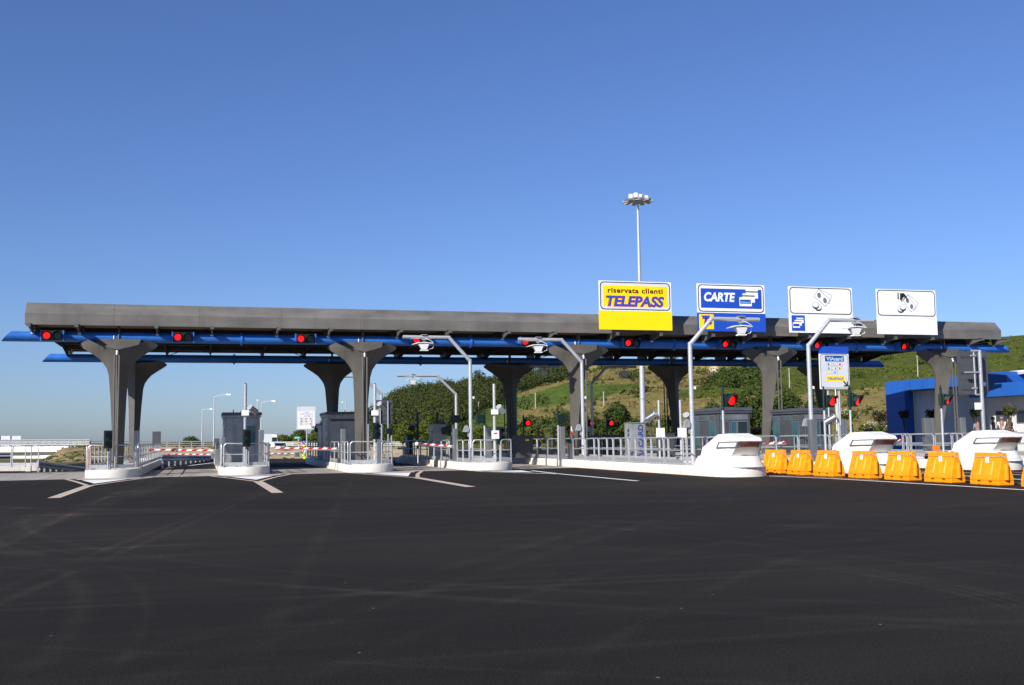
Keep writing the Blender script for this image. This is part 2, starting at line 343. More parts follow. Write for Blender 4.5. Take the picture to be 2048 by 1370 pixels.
def tag(o, label, cat, group=None):
    o['label'] = label; o['category'] = cat
    if group: o['group'] = group
    return o
def struct(o): o['kind'] = 'structure'; return o
def dup(root, loc=None, rz=None, label=None, group=None):
    r = root.copy(); C.objects.link(r)
    if loc is not None: r.location = loc
    if rz is not None: r.rotation_euler = (0, 0, rz)
    if label: r['label'] = label
    if group: r['group'] = group
    for ch in list(root.children):
        c = ch.copy(); C.objects.link(c); c.parent = r
        for g in list(ch.children):
            d = g.copy(); C.objects.link(d); d.parent = c
    return r
def rz_mx(a, loc=(0, 0, 0)): return Matrix.Translation(loc) @ Matrix.Rotation(a, 4, 'Z')
def text(txt, m, parent, x, z, y, h, width=None, shear=0, bold=.012, align='LEFT', name='lettering', space=1.0, depth=.002):
    """flat lettering facing -Y in the parent's frame"""
    cu = bpy.data.curves.new(name, 'FONT'); cu.body = txt; cu.size = 1; cu.shear = shear; cu.offset = bold; cu.space_character = space; cu.fill_mode = 'FRONT'; cu.extrude = 0; cu.resolution_u = 3
    t = bpy.data.objects.new('tmp', cu); C.objects.link(t); bpy.context.view_layer.update()
    me = bpy.data.meshes.new_from_object(t); bpy.data.objects.remove(t)
    xs = [v.co.x for v in me.vertices]; ys = [v.co.y for v in me.vertices]; x0, x1, y1 = min(xs), max(xs), max(ys)
    cap = .73 if txt.upper() == txt else .73
    sy = h/y1; sx = (width/(x1-x0)) if width else sy
    off = 0 if align == 'LEFT' else (-(x1-x0)/2 if align == 'CENTER' else -(x1-x0))
    for v in me.vertices:
        v.co = Vector((x+(v.co.x-x0+off)*sx, y, z+v.co.y*sy))
    me.materials.clear(); me.materials.append(M[m]); me.name = name
    o = bpy.data.objects.new(name, me); C.objects.link(o); o.parent = parent
    return o
def rrect(x0, x1, z0, z1, r, n=5):
    p = []
    for cx, cz, a in ((x1-r, z1-r, 0), (x0+r, z1-r, 90), (x0+r, z0+r, 180), (x1-r, z0+r, 270)):
        for i in range(n+1): t = math.radians(a+90*i/n); p.append((cx+r*math.cos(t), cz+r*math.sin(t)))
    return p
def flat(mb, prof, y, m, t=.0015): return mb.prism(prof, 'y', y, y-t, m)
def ell(cx, cz, rx, rz_, rot=0, n=20): return [(cx+rx*math.cos(2*PI*i/n)*math.cos(rot)-rz_*math.sin(2*PI*i/n)*math.sin(rot), cz+rx*math.cos(2*PI*i/n)*math.sin(rot)+rz_*math.sin(2*PI*i/n)*math.cos(rot)) for i in range(n)]
def quadrot(cx, cz, w_, h_, a): return [(cx+dx*math.cos(a)-dz*math.sin(a), cz+dx*math.sin(a)+dz*math.cos(a)) for dx, dz in ((-w_/2, -h_/2), (w_/2, -h_/2), (w_/2, h_/2), (-w_/2, h_/2))]

# ------------------------------------------------------------------ ground, roads, hill
mb = MB(); mb.add([(-4000, -600, -.02), (4000, -600, -.02), (4000, 6000, -.02), (-4000, 6000, -.02)], [(0, 1, 2, 3)], 'ground'); struct(mb.build('ground'))
mb = MB(); mb.add([(-90, -90, 0), (140, -90, 0), (140, -3.2, 0), (-90, -3.2, 0)], [(0, 1, 2, 3)], 'asphalt'); struct(mb.build('road'))
mb = MB(); mb.add([(-30, -3.2, .004), (49.5, -3.2, .004), (49.5, 10, .004), (-30, 10, .004)], [(0, 1, 2, 3)], 'apron'); struct(mb.build('pavement'))
mb = MB(); mb.add([(-9, 10, 0), (56, 10, 0), (50, 160, 0), (18, 160, 0), (-3, 62, 0)], [(0, 1, 2, 3, 4)], 'asphalt'); struct(mb.build('road'))
def strip(pts, wd, m, z=.005):
    mb = MB(); n = len(pts); L_, R_ = [], []
    for i, p in enumerate(pts):
        a = Vector(pts[max(i-1, 0)]); b = Vector(pts[min(i+1, n-1)]); d = (b-a).normalized(); nn = Vector((-d.y, d.x))*wd/2
        L_.append((p[0]+nn.x, p[1]+nn.y, z)); R_.append((p[0]-nn.x, p[1]-nn.y, z))
    mb.add(L_+R_, [(i, i+1, n+i+1, n+i) for i in range(n-1)], m); return struct(mb.build('road_marking', fixn=False))
# Y-shaped nose markings in front of the islands with no bumper, and their tails
for k, (cx, tx, ty) in enumerate(((-.12, -.2, -20.8), (6.18, 6.3, -21.4), (12.6, 12.6, -20.9))):
    strip([(cx, -11.4), (cx+(tx-cx)*.5, -16), (tx, ty)], .36, 'marking')
    strip([(cx-1.75, -3.3), (cx-.9, -7.2), (cx-.05, -11.5)], .18, 'marking')
    strip([(cx+1.9, -3.2), (cx+.95, -7), (cx+.05, -11.5)], .18, 'marking')
    mb = MB(); mb.add([(cx-.95, -5.0, .006), (cx+1.0, -5.0, .006), (cx+.02, -9.6, .006)], [(0, 1, 2)], 'marking_white'); mb.add([(cx-1.35, -3.6, .006), (cx+1.5, -3.6, .006), (cx+1.3, -4.3, .006), (cx-1.15, -4.3, .006)], [(0, 1, 2, 3)], 'marking_white'); struct(mb.build('road_marking', fixn=False))
strip([(19.3, -6.2), (19.0, -11), (19.0, -19.9)], .2, 'marking_white')
strip([(16.7, -5.2), (17.9, -8.5), (18.95, -11.2)], .2, 'marking_white')
mb = MB(); mb.add([(17.2, -5.4, .006), (19.0, -5.4, .006), (18.7, -8.4, .006)], [(0, 1, 2)], 'marking_white'); struct(mb.build('road_marking', fixn=False))
strip([(22.75, -3.2), (22.8, -10), (22.9, -16.5), (23.6, -18.4)], .12, 'marking_orange')
strip([(24.9, -18.2), (25.55, -22), (25.55, -40)], .2, 'marking_white')
strip([(25.3, -18.2), (26.0, -19), (26.1, -24)], .12, 'marking_orange')
strip([(28.6, -3.2), (28.7, -19), (27.7, -34)], .14, 'marking_orange', .006)
strip([(32.4, -17.5), (33, -30)], .14, 'marking_white', .006); strip([(31.6, -17.5), (30, -26), (29.8, -34)], .2, 'marking_white')
strip([(34.6, -17.5), (33.4, -30)], .14, 'marking_orange', .006); strip([(37.6, -17.5), (36, -26), (36, -34)], .2, 'marking_white')

RIDGE = [(560, 905), (700, 850), (738, 850), (748, 838), (772, 818), (795, 805), (825, 794), (850, 789), (880, 783), (930, 779), (960, 776), (1000, 772), (1050, 761), (1100, 751), (1150, 736), (1210, 720), (1350, 720), (1480, 719), (1600, 708), (1700, 700), (1850, 686), (2048, 671), (2300, 650)]
def interp(T, x):
    if x <= T[0][0]: return T[0][1]
    for (a, b), (c, d) in zip(T, T[1:]):
        if x <= c: return b+(d-b)*(x-a)/(c-a)
    return T[-1][1]
D0, D1 = 135., 330.
def azdir(px):
    d = Fv + R2*((px-1024)/FPX) - U2*((875-685)/FPX); return Vector((d.x, d.y)).normalized()
def hill_h(px, d):
    y = interp(RIDGE, px); e = (875-(px-1024)*.01378-y)/FPX
    g = azdir(px).dot(Vector((Fv.x, Fv.y)).normalized())
    H = e*D1*g*1.0+1.6
    t = max(0, min(1, (d-D0)/(D1-D0)))
    s = t**1.05
    if px < 1500: s = s*(.93+.07*math.sin(t*5+px*.004))if t < .98 else s
    h = H*s
    if d > D1: h = H*(1-((d-D1)/260)**2*.35)
    return h
def zone(px, py):
    """land cover of the slope: (r,g,b), kind"""
    nz = noise.noise(Vector((px*.03, py*.06, 3)))
    px += nz*7; py += nz*4
    W = [(560, 905), (735, 880), (905, 868), (925, 845), (955, 828), (985, 812), (1010, 790), (1050, 783), (1090, 770), (1128, 760), (1150, 752), (1150, 700)]
    if px < 1150 and py < interp(W, px): return (.02, .032, .012), 'wood'
    if 1412 < px < 1442 and 736 < py < 750 and abs(px-1428-(py-742)*1.3) < 9: return (.5, .42, .3), 'path'
    if px > 1340:
        top = interp([(1340, 800), (1362, 781), (1400, 774), (1440, 756), (1462, 742), (1530, 735), (1600, 690)], px)
        bot = interp([(1340, 800), (1400, 796), (1500, 792), (1640, 786), (1700, 780), (1800, 770), (2048, 775)], px)
        if top < py < bot or px > 1800: return (.082, .098, .016), 'vine'
    if px < 1290:
        top = interp([(900, 870), (1000, 812), (1040, 795), (1090, 778), (1130, 765), (1180, 760), (1200, 768), (1290, 767)], px)
        bot = interp([(900, 885), (960, 850), (1040, 818), (1130, 811), (1180, 802), (1220, 788), (1290, 772)], px)
        if top < py < bot: return (.075, .112, .018), 'grass'
    if px < 1040 and py < interp([(880, 890), (1040, 850)], px)+8: return (.1, .135, .022), 'grass'
    if py > 842 and px < 1300: return (.13, .115, .035), 'shrub'
    g = .5+.5*noise.noise(Vector((px*.02, py*.07, 8)))
    return (.25-.09*g, .18-.03*g, .07-.03*g), 'dry'
mb = MB(); cols = []; NP, ND = 240, 90; vs = []; fs = []
pxs = [520+i*(2420-520)/(NP-1) for i in range(NP)]
ds = [D0+(D1-D0)*(j/(ND-12)) for j in range(ND-11)] + [D1+8*(j+1)**1.6 for j in range(11)]
for px in pxs:
    u = azdir(px)
    for d in ds:
        h = hill_h(px, d)+(noise.noise(Vector((px*.02, d*.05, 0)))*.5 if D0+10 < d < D1 else 0)
        p = Vector((CAM.x+u.x*d, CAM.y+u.y*d, h if d > D0 else -.05)); vs.append(p)
        cols.append(zone(*pix(p))[0] if d <= D1+1 else (.15, .13, .05))
for i in range(NP-1):
    for j in range(len(ds)-1): a = i*len(ds)+j; fs.append((a, a+len(ds), a+len(ds)+1, a+1))
mb.add(vs, fs, 'hill'); ho = mb.build('hill', smooth=True); struct(ho)
ca = ho.data.color_attributes.new('field', 'FLOAT_COLOR', 'POINT')
for i, c in enumerate(cols): ca.data[i].color = (*c, 1)

def leafquad(V, Fc, p, s, nrm=None):
    n = Vector((random.gauss(0, 1), random.gauss(0, 1), random.gauss(0, 1)+.3))
    if nrm is not None: n = n*.55+nrm*1.2
    n.normalize(); u = n.orthogonal().normalized(); v = n.cross(u); a = random.random()*PI; u, v = u*math.cos(a)+v*math.sin(a), v*math.cos(a)-u*math.sin(a)
    o = len(V); w_ = s*random.uniform(.6, 1.1); h_ = s*random.uniform(.6, 1.1)
    V += [p-u*w_-v*h_*.6, p+u*w_*.7-v*h_, p+u*w_+v*h_*.7, p-u*w_*.6+v*h_]; Fc.append((o, o+1, o+2, o+3))
def blob(V, Fc, c, r, n, s, sq=.8):
    for _ in range(n):
        d = Vector((random.gauss(0, 1), random.gauss(0, 1), random.gauss(0, 1)+.15)).normalized()
        k = random.random()**.35*random.uniform(.82, 1.1)
        leafquad(V, Fc, Vector((c[0]+d.x*r*k, c[1]+d.y*r*k, c[2]+d.z*r*k*sq)), s*random.uniform(.7, 1.3), d)
def mesh_obj(name, V, Fc, m, parent=None):
    me = bpy.data.meshes.new(name); me.from_pydata([tuple(v) for v in V], [], Fc); me.materials.append(M[m]); o = bpy.data.objects.new(name, me); C.objects.link(o)
    if parent: o.parent = parent
    return o
# the wood on the left of the slope: one mass of crowns
V, Fc = [], []
for _ in range(1500):
    px = random.uniform(640, 1160); d = random.uniform(D0+8, D1+12); u = azdir(px); h = hill_h(px, d)
    p = Vector((CAM.x+u.x*d, CAM.y+u.y*d, h)); q = pix(p)
    if zone(*q)[1] != 'wood': continue
    r = random.uniform(1.3, 3.0)*(d/260)**.5
    blob(V, Fc, (p.x, p.y, p.z+r*.6), r, 240, .045*r+.07, .85)
for px, py, r in ((958, 757, 2.6), (800, 784, 2.4), (845, 772, 2.4), (822, 775, 2), (900, 763, 2.2), (925, 762, 2), (775, 794, 2.2), (1000, 757, 2), (1060, 745, 3), (1110, 738, 3.4), (1135, 740, 3.2), (1150, 738, 3), (1040, 750, 2.6)):
    u = azdir(px); d = D1-4; blob(V, Fc, (CAM.x+u.x*d, CAM.y+u.y*d, hill_h(px, d)+r*.7+(2.2 if px == 958 else 0)), r, 420, .24, .9)
o = mesh_obj('wood', V, Fc, 'leaf_wood'); o['kind'] = 'stuff'
# scrub, hedges and vine rows on the fields
V, Fc = [], []; V2, F2 = [], []; V3, F3 = [], []
n = 0
while n < 5200:
    px = random.uniform(900, 2150); d = D0+8+(D1-D0-8)*random.random()**.9; u = azdir(px); p = Vector((CAM.x+u.x*d, CAM.y+u.y*d, hill_h(px, d))); k = zone(*pix(p))[1]; n += 1
    if k == 'vine' or k == 'grass':
        if k == 'grass' and random.random() < .6: continue
        r = random.uniform(.3, .8)*(.5 if k == 'grass' else 1); blob(V, Fc, (p.x, p.y, p.z), r, 9, .2, .45)
    elif k == 'shrub' or (k == 'dry' and random.random() < .10):
        r = random.uniform(.4, 1.3); blob(V2, F2, (p.x, p.y, p.z+r*.3), r, 14, .28, .75)
    elif k == 'dry': blob(V3, F3, (p.x, p.y, p.z+.1), .5, 5, .2, .5)
# darker bush clumps
for _ in range(90):
    px = random.gauss(1484, 26); py = random.gauss(772, 11); u = azdir(px); t = max(.05, min(1, (862-py)/(862-712))); d = D0+(D1-D0)*t; r = random.uniform(1.5, 3)
    blob(V2, F2, (CAM.x+u.x*d, CAM.y+u.y*d, hill_h(px, d)+r*.4), r, 130, .22, .8)
for px, py in ((1260, 776), (1268, 777), (1250, 778), (1275, 779), (1275, 812), (1290, 808), (1415, 806), (1205, 800-60), (1410, 752), (1048, 825), (1085, 822), (1340, 722), (1350, 722), (1205, 722), (1212, 720), (1470, 722), (1120, 850), (1060, 850), (1720, 790), (1690, 795), (1850, 760), (1780, 745)):
    u = azdir(px); y = interp(RIDGE, px); t = max(.05, min(1, (875-py)/(875-y)))**.95; d = D0+(D1-D0)*t; r = random.uniform(1.2, 2.2)
    blob(V2, F2, (CAM.x+u.x*d, CAM.y+u.y*d, hill_h(px, d)+r*.4), r, 140, .2, .8)
for nm, v, f, m in (('vineyard', V, Fc, 'leaf_vine'), ('scrub', V2, F2, 'leaf_mid'), ('dry_grass', V3, F3, 'leaf_dry')):
    o = mesh_obj(nm, v, f, m); o['kind'] = 'stuff'

def tree(name, label, px, ytop, wpx, D, m, base_z=None, cat='tree', group=None, trunk=.35, dens=1.0, ybase=None, sq=None):
    g = at(px, 875, D=D); gz = 0 if base_z is None else base_z
    top = at(px, ytop, D=D).z; H = top-gz; W = wpx/FPX*D
    r = thing(name, label, cat, (g.x, g.y, gz), random.random()*6, group)
    t = MB(); th = H*trunk; rr = max(.05, H*.028)
    t.cyl((0, 0, 0), (0, 0, th), rr, 'bark', 8, rr*.75); t.cyl((0, 0, th), (W*.05, 0, H*.82), rr*.75, 'bark', 7, rr*.2)
    for i in range(6):
        a = i*1.1+random.random(); z0 = th*(.9+.15*i); t.cyl((0, 0, z0), (math.cos(a)*W*.32, math.sin(a)*W*.32, z0+H*.22), rr*.45, 'bark', 6, rr*.1)
    t.build('trunk', r, smooth=True)
    V, Fc = [], []; s = max(.09, min(.3, W*.045)); ch = H-th*.8
    nl = 15
    for i in range(nl):
        k = i/(nl-1); a = i*2.4; rad = W*.5*math.sin(PI*(.18+.72*k))**.7; rr_ = W*random.uniform(.17, .27)
        c = (math.cos(a)*(rad-rr_*.7)*random.uniform(.7, 1.05), math.sin(a)*(rad-rr_*.7)*random.uniform(.7, 1.05), th*.85+rr_*.7+(ch-rr_*1.5)*k)
        blob(V, Fc, c, rr_, int(230*dens), s*.58, .85)
    mesh_obj('crown', V, Fc, m, r)
    return r
G = 'trees at the foot of the hill'
tree('broadleaf_tree', 'olive-green tree left of the dark sign panel, lowest beside the galvanised post', 752, 856, 50, 112, 'leaf_olive', group=G)
tree('broadleaf_tree', 'yellowish green tree behind the thin galvanised sign posts', 812, 842, 60, 116, 'leaf_olive', group=G)
tree('broadleaf_tree', 'bright green upright tree left of the card machine, tallest of the hill-foot row', 862, 832, 62, 112, 'leaf_olive', group=G, trunk=.2)
tree('broadleaf_tree', 'rounded green tree behind the small camera lamps under the wood', 838, 846, 46, 120, 'leaf_olive', group=G)
tree('broadleaf_tree', 'small dark green tree behind the post beside the tall white gantry', 925, 843, 50, 118, 'leaf_mid', group=G)
tree('broadleaf_tree', 'olive tree behind the stainless slab right of the tall white gantry', 968, 848, 46, 118, 'leaf_olive', group=G)
tree('broadleaf_tree', 'yellow-green tree just right of the dark rear column', 1062, 850, 56, 114, 'leaf_olive', group=G)
tree('broadleaf_tree', 'green tree behind the raised striped barrier arm', 1135, 822, 62, 112, 'leaf_mid', group=G, trunk=.2)
tree('broadleaf_tree', 'narrow dark tree between the front column and the round tree', 1190, 832, 50, 112, 'leaf_mid', group=G, trunk=.2)
tree('broadleaf_tree', 'big round dark green tree standing alone on the dry slope', 1236, 806, 76, 108, 'leaf_mid', group=G, trunk=.15, dens=1.6)
tree('broadleaf_tree', 'dusty green tree behind the two grey camera posts', 1332, 835, 56, 112, 'leaf_olive', group=G)
tree('broadleaf_tree', 'low olive tree left of the glazed toll booth', 1388, 838, 46, 116, 'leaf_mid', group=G)
for px, yt, wd, lb in ((1428, 806, 66, 'dark leafy tree at the left end of the clump above the toll booth'), (1482, 788, 90, 'broad tree behind the red signal on its short post'), (1530, 778, 80, 'tall tree half hidden by the slanting front column'), (1580, 782, 84, 'dense tree between the slanting column and the bent gantry pole'), (1628, 800, 66, 'dark tree at the right end of the clump beside the gantry pole')):
    tree('broadleaf_tree', lb, px, yt, wd, 116, 'leaf_mid', group='clump of trees above the glazed booths', trunk=.12, dens=1.7)
for px, yt, wd, lb in ((565, 868, 44, 'leftmost low tree of the line behind the green place-name sign'), (600, 858, 44, 'rounded tree directly behind the small payment sign'), (636, 862, 46, 'tree just left of the booth with blue doors'), (690, 864, 60, 'tree mostly hidden by the booth with blue doors'), (382, 872, 42, 'lone bushy tree on the flat skyline left of the lamp posts')):
    tree('broadleaf_tree', lb, px, yt, wd, 170, 'leaf_mid' if px < 400 else 'leaf_olive', group='far line of low trees', trunk=.15, dens=1.3)

# utility poles on the slope
for px, yt, yb, lb in ((1072, 785, 817, 'pale pole at the edge of the green field right of the dark column'), (1209, 782, 812, 'pale pole above the round tree'), (958, 802, 827, 'pale pole in front of the wood'), (1583, 736, 775, 'pale pole on the vineyard right of the slanting column'), (1842, 712, 752, 'pale pole on the green slope above the blue building')):
    y = interp(RIDGE, px); e0 = 875-(px-1024)*.01378; best = None
    for j in range(200):
        d = D0+(D1-D0)*j/199; u = azdir(px); p = Vector((CAM.x+u.x*d, CAM.y+u.y*d, hill_h(px, d))); er = abs(pix(p)[1]-yb)
        if best is None or er < best[0]: best = (er, p, d)
    p, d = best[1], best[2]; hh = (yb-yt)/FPX*d
    o = MB().cyl((0, 0, 0), (0, 0, hh), .11, 'utility_wood', 8, .08).box(-.25, .25, -.03, .03, hh-.25, hh-.2, 'utility_wood').build('utility_pole'); o.location = p-Vector((0, 0, .1)); tag(o, lb, 'utility pole', 'utility poles on the hill')
PART2 = True
# ------------------------------------------------------------------ canopy
XL, XR, ZT, YR_ = -4.2, 51.9, 6.79, 13.68
def on_col(px, X): return at(px, 870, X=X).y
cp = thing('toll_canopy', 'long grey metal toll plaza roof carried on two rows of branching columns', 'canopy', (24, 7, 0))
def loc(o, r): return o
cb = lambda mb, nm, **k: _cb(mb, nm, **k)
def _cb(mb, nm, par=None, **k):
    par = par or cp; mb.v = [(x-24, y-7, z) for x, y, z in mb.v]; return mb.build(nm, par, **k)
outer = [(-.72, 7.30), (-.75, 7.86), (-.22, 8.42), (3, 8.78), (11.4, 8.78), (14.7, 8.42), (15.25, 7.86), (15.22, 7.30), (15.05, 7.30), (15.02, 7.62), (7.2, 7.82), (-.52, 7.62), (-.55, 7.30)]
m_ = MB(); segs = 14
for i in range(segs):
    a = XL+(XR-XL)*i/segs; b = XL+(XR-XL)*(i+1)/segs
    m_.prism(outer, 'x', a+.003, b-.003, 'roof_metal')
_cb(m_, 'roof', bevel=.012)
m_ = MB()
for i in range(10):   # stepped slatted soffit boards
    y0 = -.35+i*1.53; k = .06*abs(i-4.5); m_.box(XL+.15+.06*(i % 2), XR-.15, y0, y0+1.50, 7.50-k*.3, 7.56-k*.3, 'soffit')
_cb(m_, 'soffit')
m_ = MB()
for y in (1.9, 5.1, 8.6, 11.9): m_.box(XL+.3, XR-.3, y-.07, y+.07, 7.2, 7.46, 'roof_under')
_cb(m_, 'purlin')
offs = [-3.9, -1.8]+[12*b+o for b in range(4) for o in (1.8, 4.4, 7.6, 10.2)]+[48+1.8, 48+3.7]
offs = sorted(set(round(o, 2) for o in offs))
for X in offs:
    m_ = MB(); t = .035
    m_.prism([(-1.55, 7.28), (-1.55, 7.16), (-.22, 6.93), (-.12, 7.08), (-.05, 7.4), (-.8, 7.28)], 'x', X-t, X+t, 'bracket_metal'); m_.box(X-.1, X+.1, -1.56, -.3, 7.275, 7.295, 'bracket_metal'); m_.box(X-.09, X+.09, -1.58, -1.55, 7.12, 7.29, 'bracket_metal')
    m_.box(X-.07, X+.07, -.29, -.2, 6.9, 6.98, 'white_paint')
    _cb(m_, 'eave_bracket')
    m_ = MB(); m_.prism([(YR_+.05, 7.4), (YR_+.12, 7.0), (YR_+.25, 6.9), (YR_+1.75, 7.12), (YR_+1.75, 7.28), (YR_+.9, 7.4)], 'x', X-t, X+t, 'bracket_metal'); m_.box(X-.1, X+.1, YR_+.4, YR_+1.76, 7.27, 7.29, 'bracket_metal')
    m_.prism([(.3, 7.2), (.1, 6.95), (.2, 6.85), (2.2, 7.2)], 'x', X-t, X+t, 'roof_under'); m_.prism([(YR_-.1, 6.9), (YR_-.25, 6.85), (YR_-2.4, 7.2), (YR_-.3, 7.4)], 'x', X-t, X+t, 'roof_under')
    m_.box(X-.05, X+.05, .1, YR_-.1, 7.22, 7.44, 'roof_under')
    _cb(m_, 'roof_rib')
for X in [12*b+o for b in range(4) for o in (1.8, 10.2)]:
    s_ = 1 if (X % 12) < 6 else -1
    _cb(MB().cyl((X, YR_-.2, 6.95), (X+s_*1.9, YR_-2.2, 7.45), .022, 'roof_under', 6), 'tie_rod')
for y0, nm in ((0, 'front'), (YR_, 'rear')):
    m_ = MB(); r = .25; n = 20; xl, xr = -5.3, 53.0
    if y0: xl, xr = -5.35, 53.6
    rings = [[], []]
    for i in range(n):
        t = 2*PI*i/n; y = y0+r*math.cos(t); z = ZT+r*math.sin(t); k = (math.sin(t)+1)/2
        rings[0].append((xl+.45*k, y, z)); rings[1].append((xr-.45*k, y, z))
    m_.loft(rings, 'tube_blue')
    tb = _cb(m_, 'tube_beam', smooth=True)
    for b in range(4):
        q = MB(); X = 12*b+5.85; q.v = []
        q.cyl((X-.05, y0, ZT), (X+.05, y0, ZT), .33, 'tube_blue', 20)
        _cb(q, 'flange', par=tb)
    for b in range(5):
        q = MB(); q.cyl((12*b, y0+.02, 6.5), (12*b, y0+.02, 7.5), .055, 'bracket_metal', 8); q.cyl((12*b-.22, y0-.27, 6.66), (12*b-.22, y0-.27, 6.86), .03, 'white_paint', 6); q.cyl((12*b, y0-.28, 6.66), (12*b, y0-.28, 7.3), .045, 'bracket_metal', 8)
        _cb(q, 'roof_post')
# columns
half = [(.30, .38), (.36, 2.2), (.43, 3.8), (.50, 4.9), (.56, 5.2), (.68, 5.48), (.88, 5.72), (1.25, 5.98), (1.78, 6.32), (1.80, 6.45), (1.55, 6.52), (1.47, 6.72), (1.28, 6.76), (1.12, 6.72), (.98, 6.60), (.9, 6.52), (0, 6.5)]
ST = [((.25, .85, .38), (0, .55, .38), (0, 1.12, .38)), ((.30, .58, 2.2), (0, .10, 2.2), (0, .92, 2.2)), ((.37, .32, 3.8), (0, -.38, 3.8), (0, .74, 3.8)), ((.45, .14, 4.9), (0, -.70, 4.9), (0, .64, 4.9)),
      ((.54, .06, 5.25), (0, -.80, 5.35), (0, .62, 5.7)), ((.70, .02, 5.5), (0, -.89, 5.72), (0, .60, 6.1)), ((.90, 0, 5.74), (0, -.96, 6.04), (0, .52, 6.5)), ((1.25, 0, 5.99), (.50, -.70, 6.26), (.45, .46, 6.52)),
      ((1.58, 0, 6.20), (1.0, -.42, 6.50), (.95, .36, 6.55)), ((1.80, 0, 6.36), (1.36, -.22, 6.66), (1.36, .20, 6.66)), ((1.80, 0, 6.46), (1.60, -.14, 6.56), (1.60, .14, 6.56))]
def column_mesh():
    m_ = MB(); n = len(ST)
    for s in (-1, 1):
        for k, e in ((1, -.05), (2, .05)):
            v = [(s*a[0][0], a[0][1]+e, a[0][2]) for a in ST]+[(s*a[k][0], a[k][1], a[k][2]) for a in ST]
            m_.add(v, [(i, i+1, n+i+1, n+i) for i in range(n-1)], 'column_metal')
        v = [(s*a[0][0], a[0][1]-.05, a[0][2]) for a in ST]+[(s*a[0][0], a[0][1]+.05, a[0][2]) for a in ST]
        m_.add(v, [(i, i+1, n+i+1, n+i) for i in range(n-1)], 'column_metal')
        # saddle top between the front and back edges, and the blunt arm end
        v = [(s*a[1][0], a[1][1], a[1][2]) for a in ST[6:]]+[(s*a[2][0], a[2][1], a[2][2]) for a in ST[6:]]; q = len(ST)-6
        m_.add(v, [(i, i+1, q+i+1, q+i) for i in range(q-1)], 'column_metal')
        a = ST[-1]; m_.add([(s*a[0][0], -.05, a[0][2]), (s*a[0][0], .05, a[0][2]), (s*a[2][0], a[2][1], a[2][2]), (s*a[1][0], a[1][1], a[1][2])], [(0, 1, 2, 3)], 'column_metal')
    return m_
def capital():
    m_ = MB()
    A, n_ = [], 9
    for i in range(n_):
        x = -1.05+2.1*i/(n_-1); k = abs(x)/1.05; A.append([(x, -.30, 6.70-.0*k), (x*.97, -.36-.06*(1-k), 6.56+.05*k), (x*.93, -.50-.16*(1-k), 6.42+.02*k), (x*.88, -.60-.36*(1-k)+.06*k, 6.10+.30*k)])
    v = [p for c in A for p in c]
    m_.add(v, [(c*4+r, (c+1)*4+r, (c+1)*4+r+1, c*4+r+1) for c in range(n_-1) for r in range(3)], 'column_metal')
    v2 = [A[i][0] for i in range(n_)]+[(A[i][0][0], -.2, 6.69) for i in range(n_)]; m_.add(v2, [(i, i+1, n_+i+1, n_+i) for i in range(n_-1)], 'column_metal')
    return m_
names = ['first', 'second', 'third', 'fourth', 'fifth']
col0 = None
for j, y0 in enumerate((0, YR_)):
    for b in range(5):
        where = ('sunlit front row' if j == 0 else 'shaded rear row')
        lb = '%s branching grey metal column from the left in the %s under the toll roof' % (names[b], where)
        if col0 is None:
            col0 = thing('canopy_column', lb, 'column', (0, 0, 0), 0, 'columns of the toll roof')
            column_mesh().build('shaft', col0, smooth=True); capital().build('capital', col0, smooth=True)
            m_ = MB()
            for x in (-.11, .11): m_.cyl((x*.75, -1.02, .7), (x, -1.04, 5.85), .042, 'bracket_metal', 8)
            m_.tube([(-.0825, -1.02, .7), (-.04, -1.02, .62), (.04, -1.02, .62), (.0825, -1.02, .7)], .042, 'bracket_metal', 8); m_.cyl((0, -1.02, 5.85), (0, -.95, 6.05), .07, 'galvanised', 10); m_.build('drainpipe', col0, smooth=True)
            m_ = MB(); m_.box(-.42, .42, .4, 1.25, .36, .41, 'bracket_metal')
            for a in (-.33, .33):
                for c in (.48, 1.17): m_.cyl((a, c, .4), (a, c, .48), .03, 'galvanised', 6)
            m_.build('base_plate', col0)
        else: dup(col0, (12*b, y0, 0), 0 if j == 0 else PI, lb)
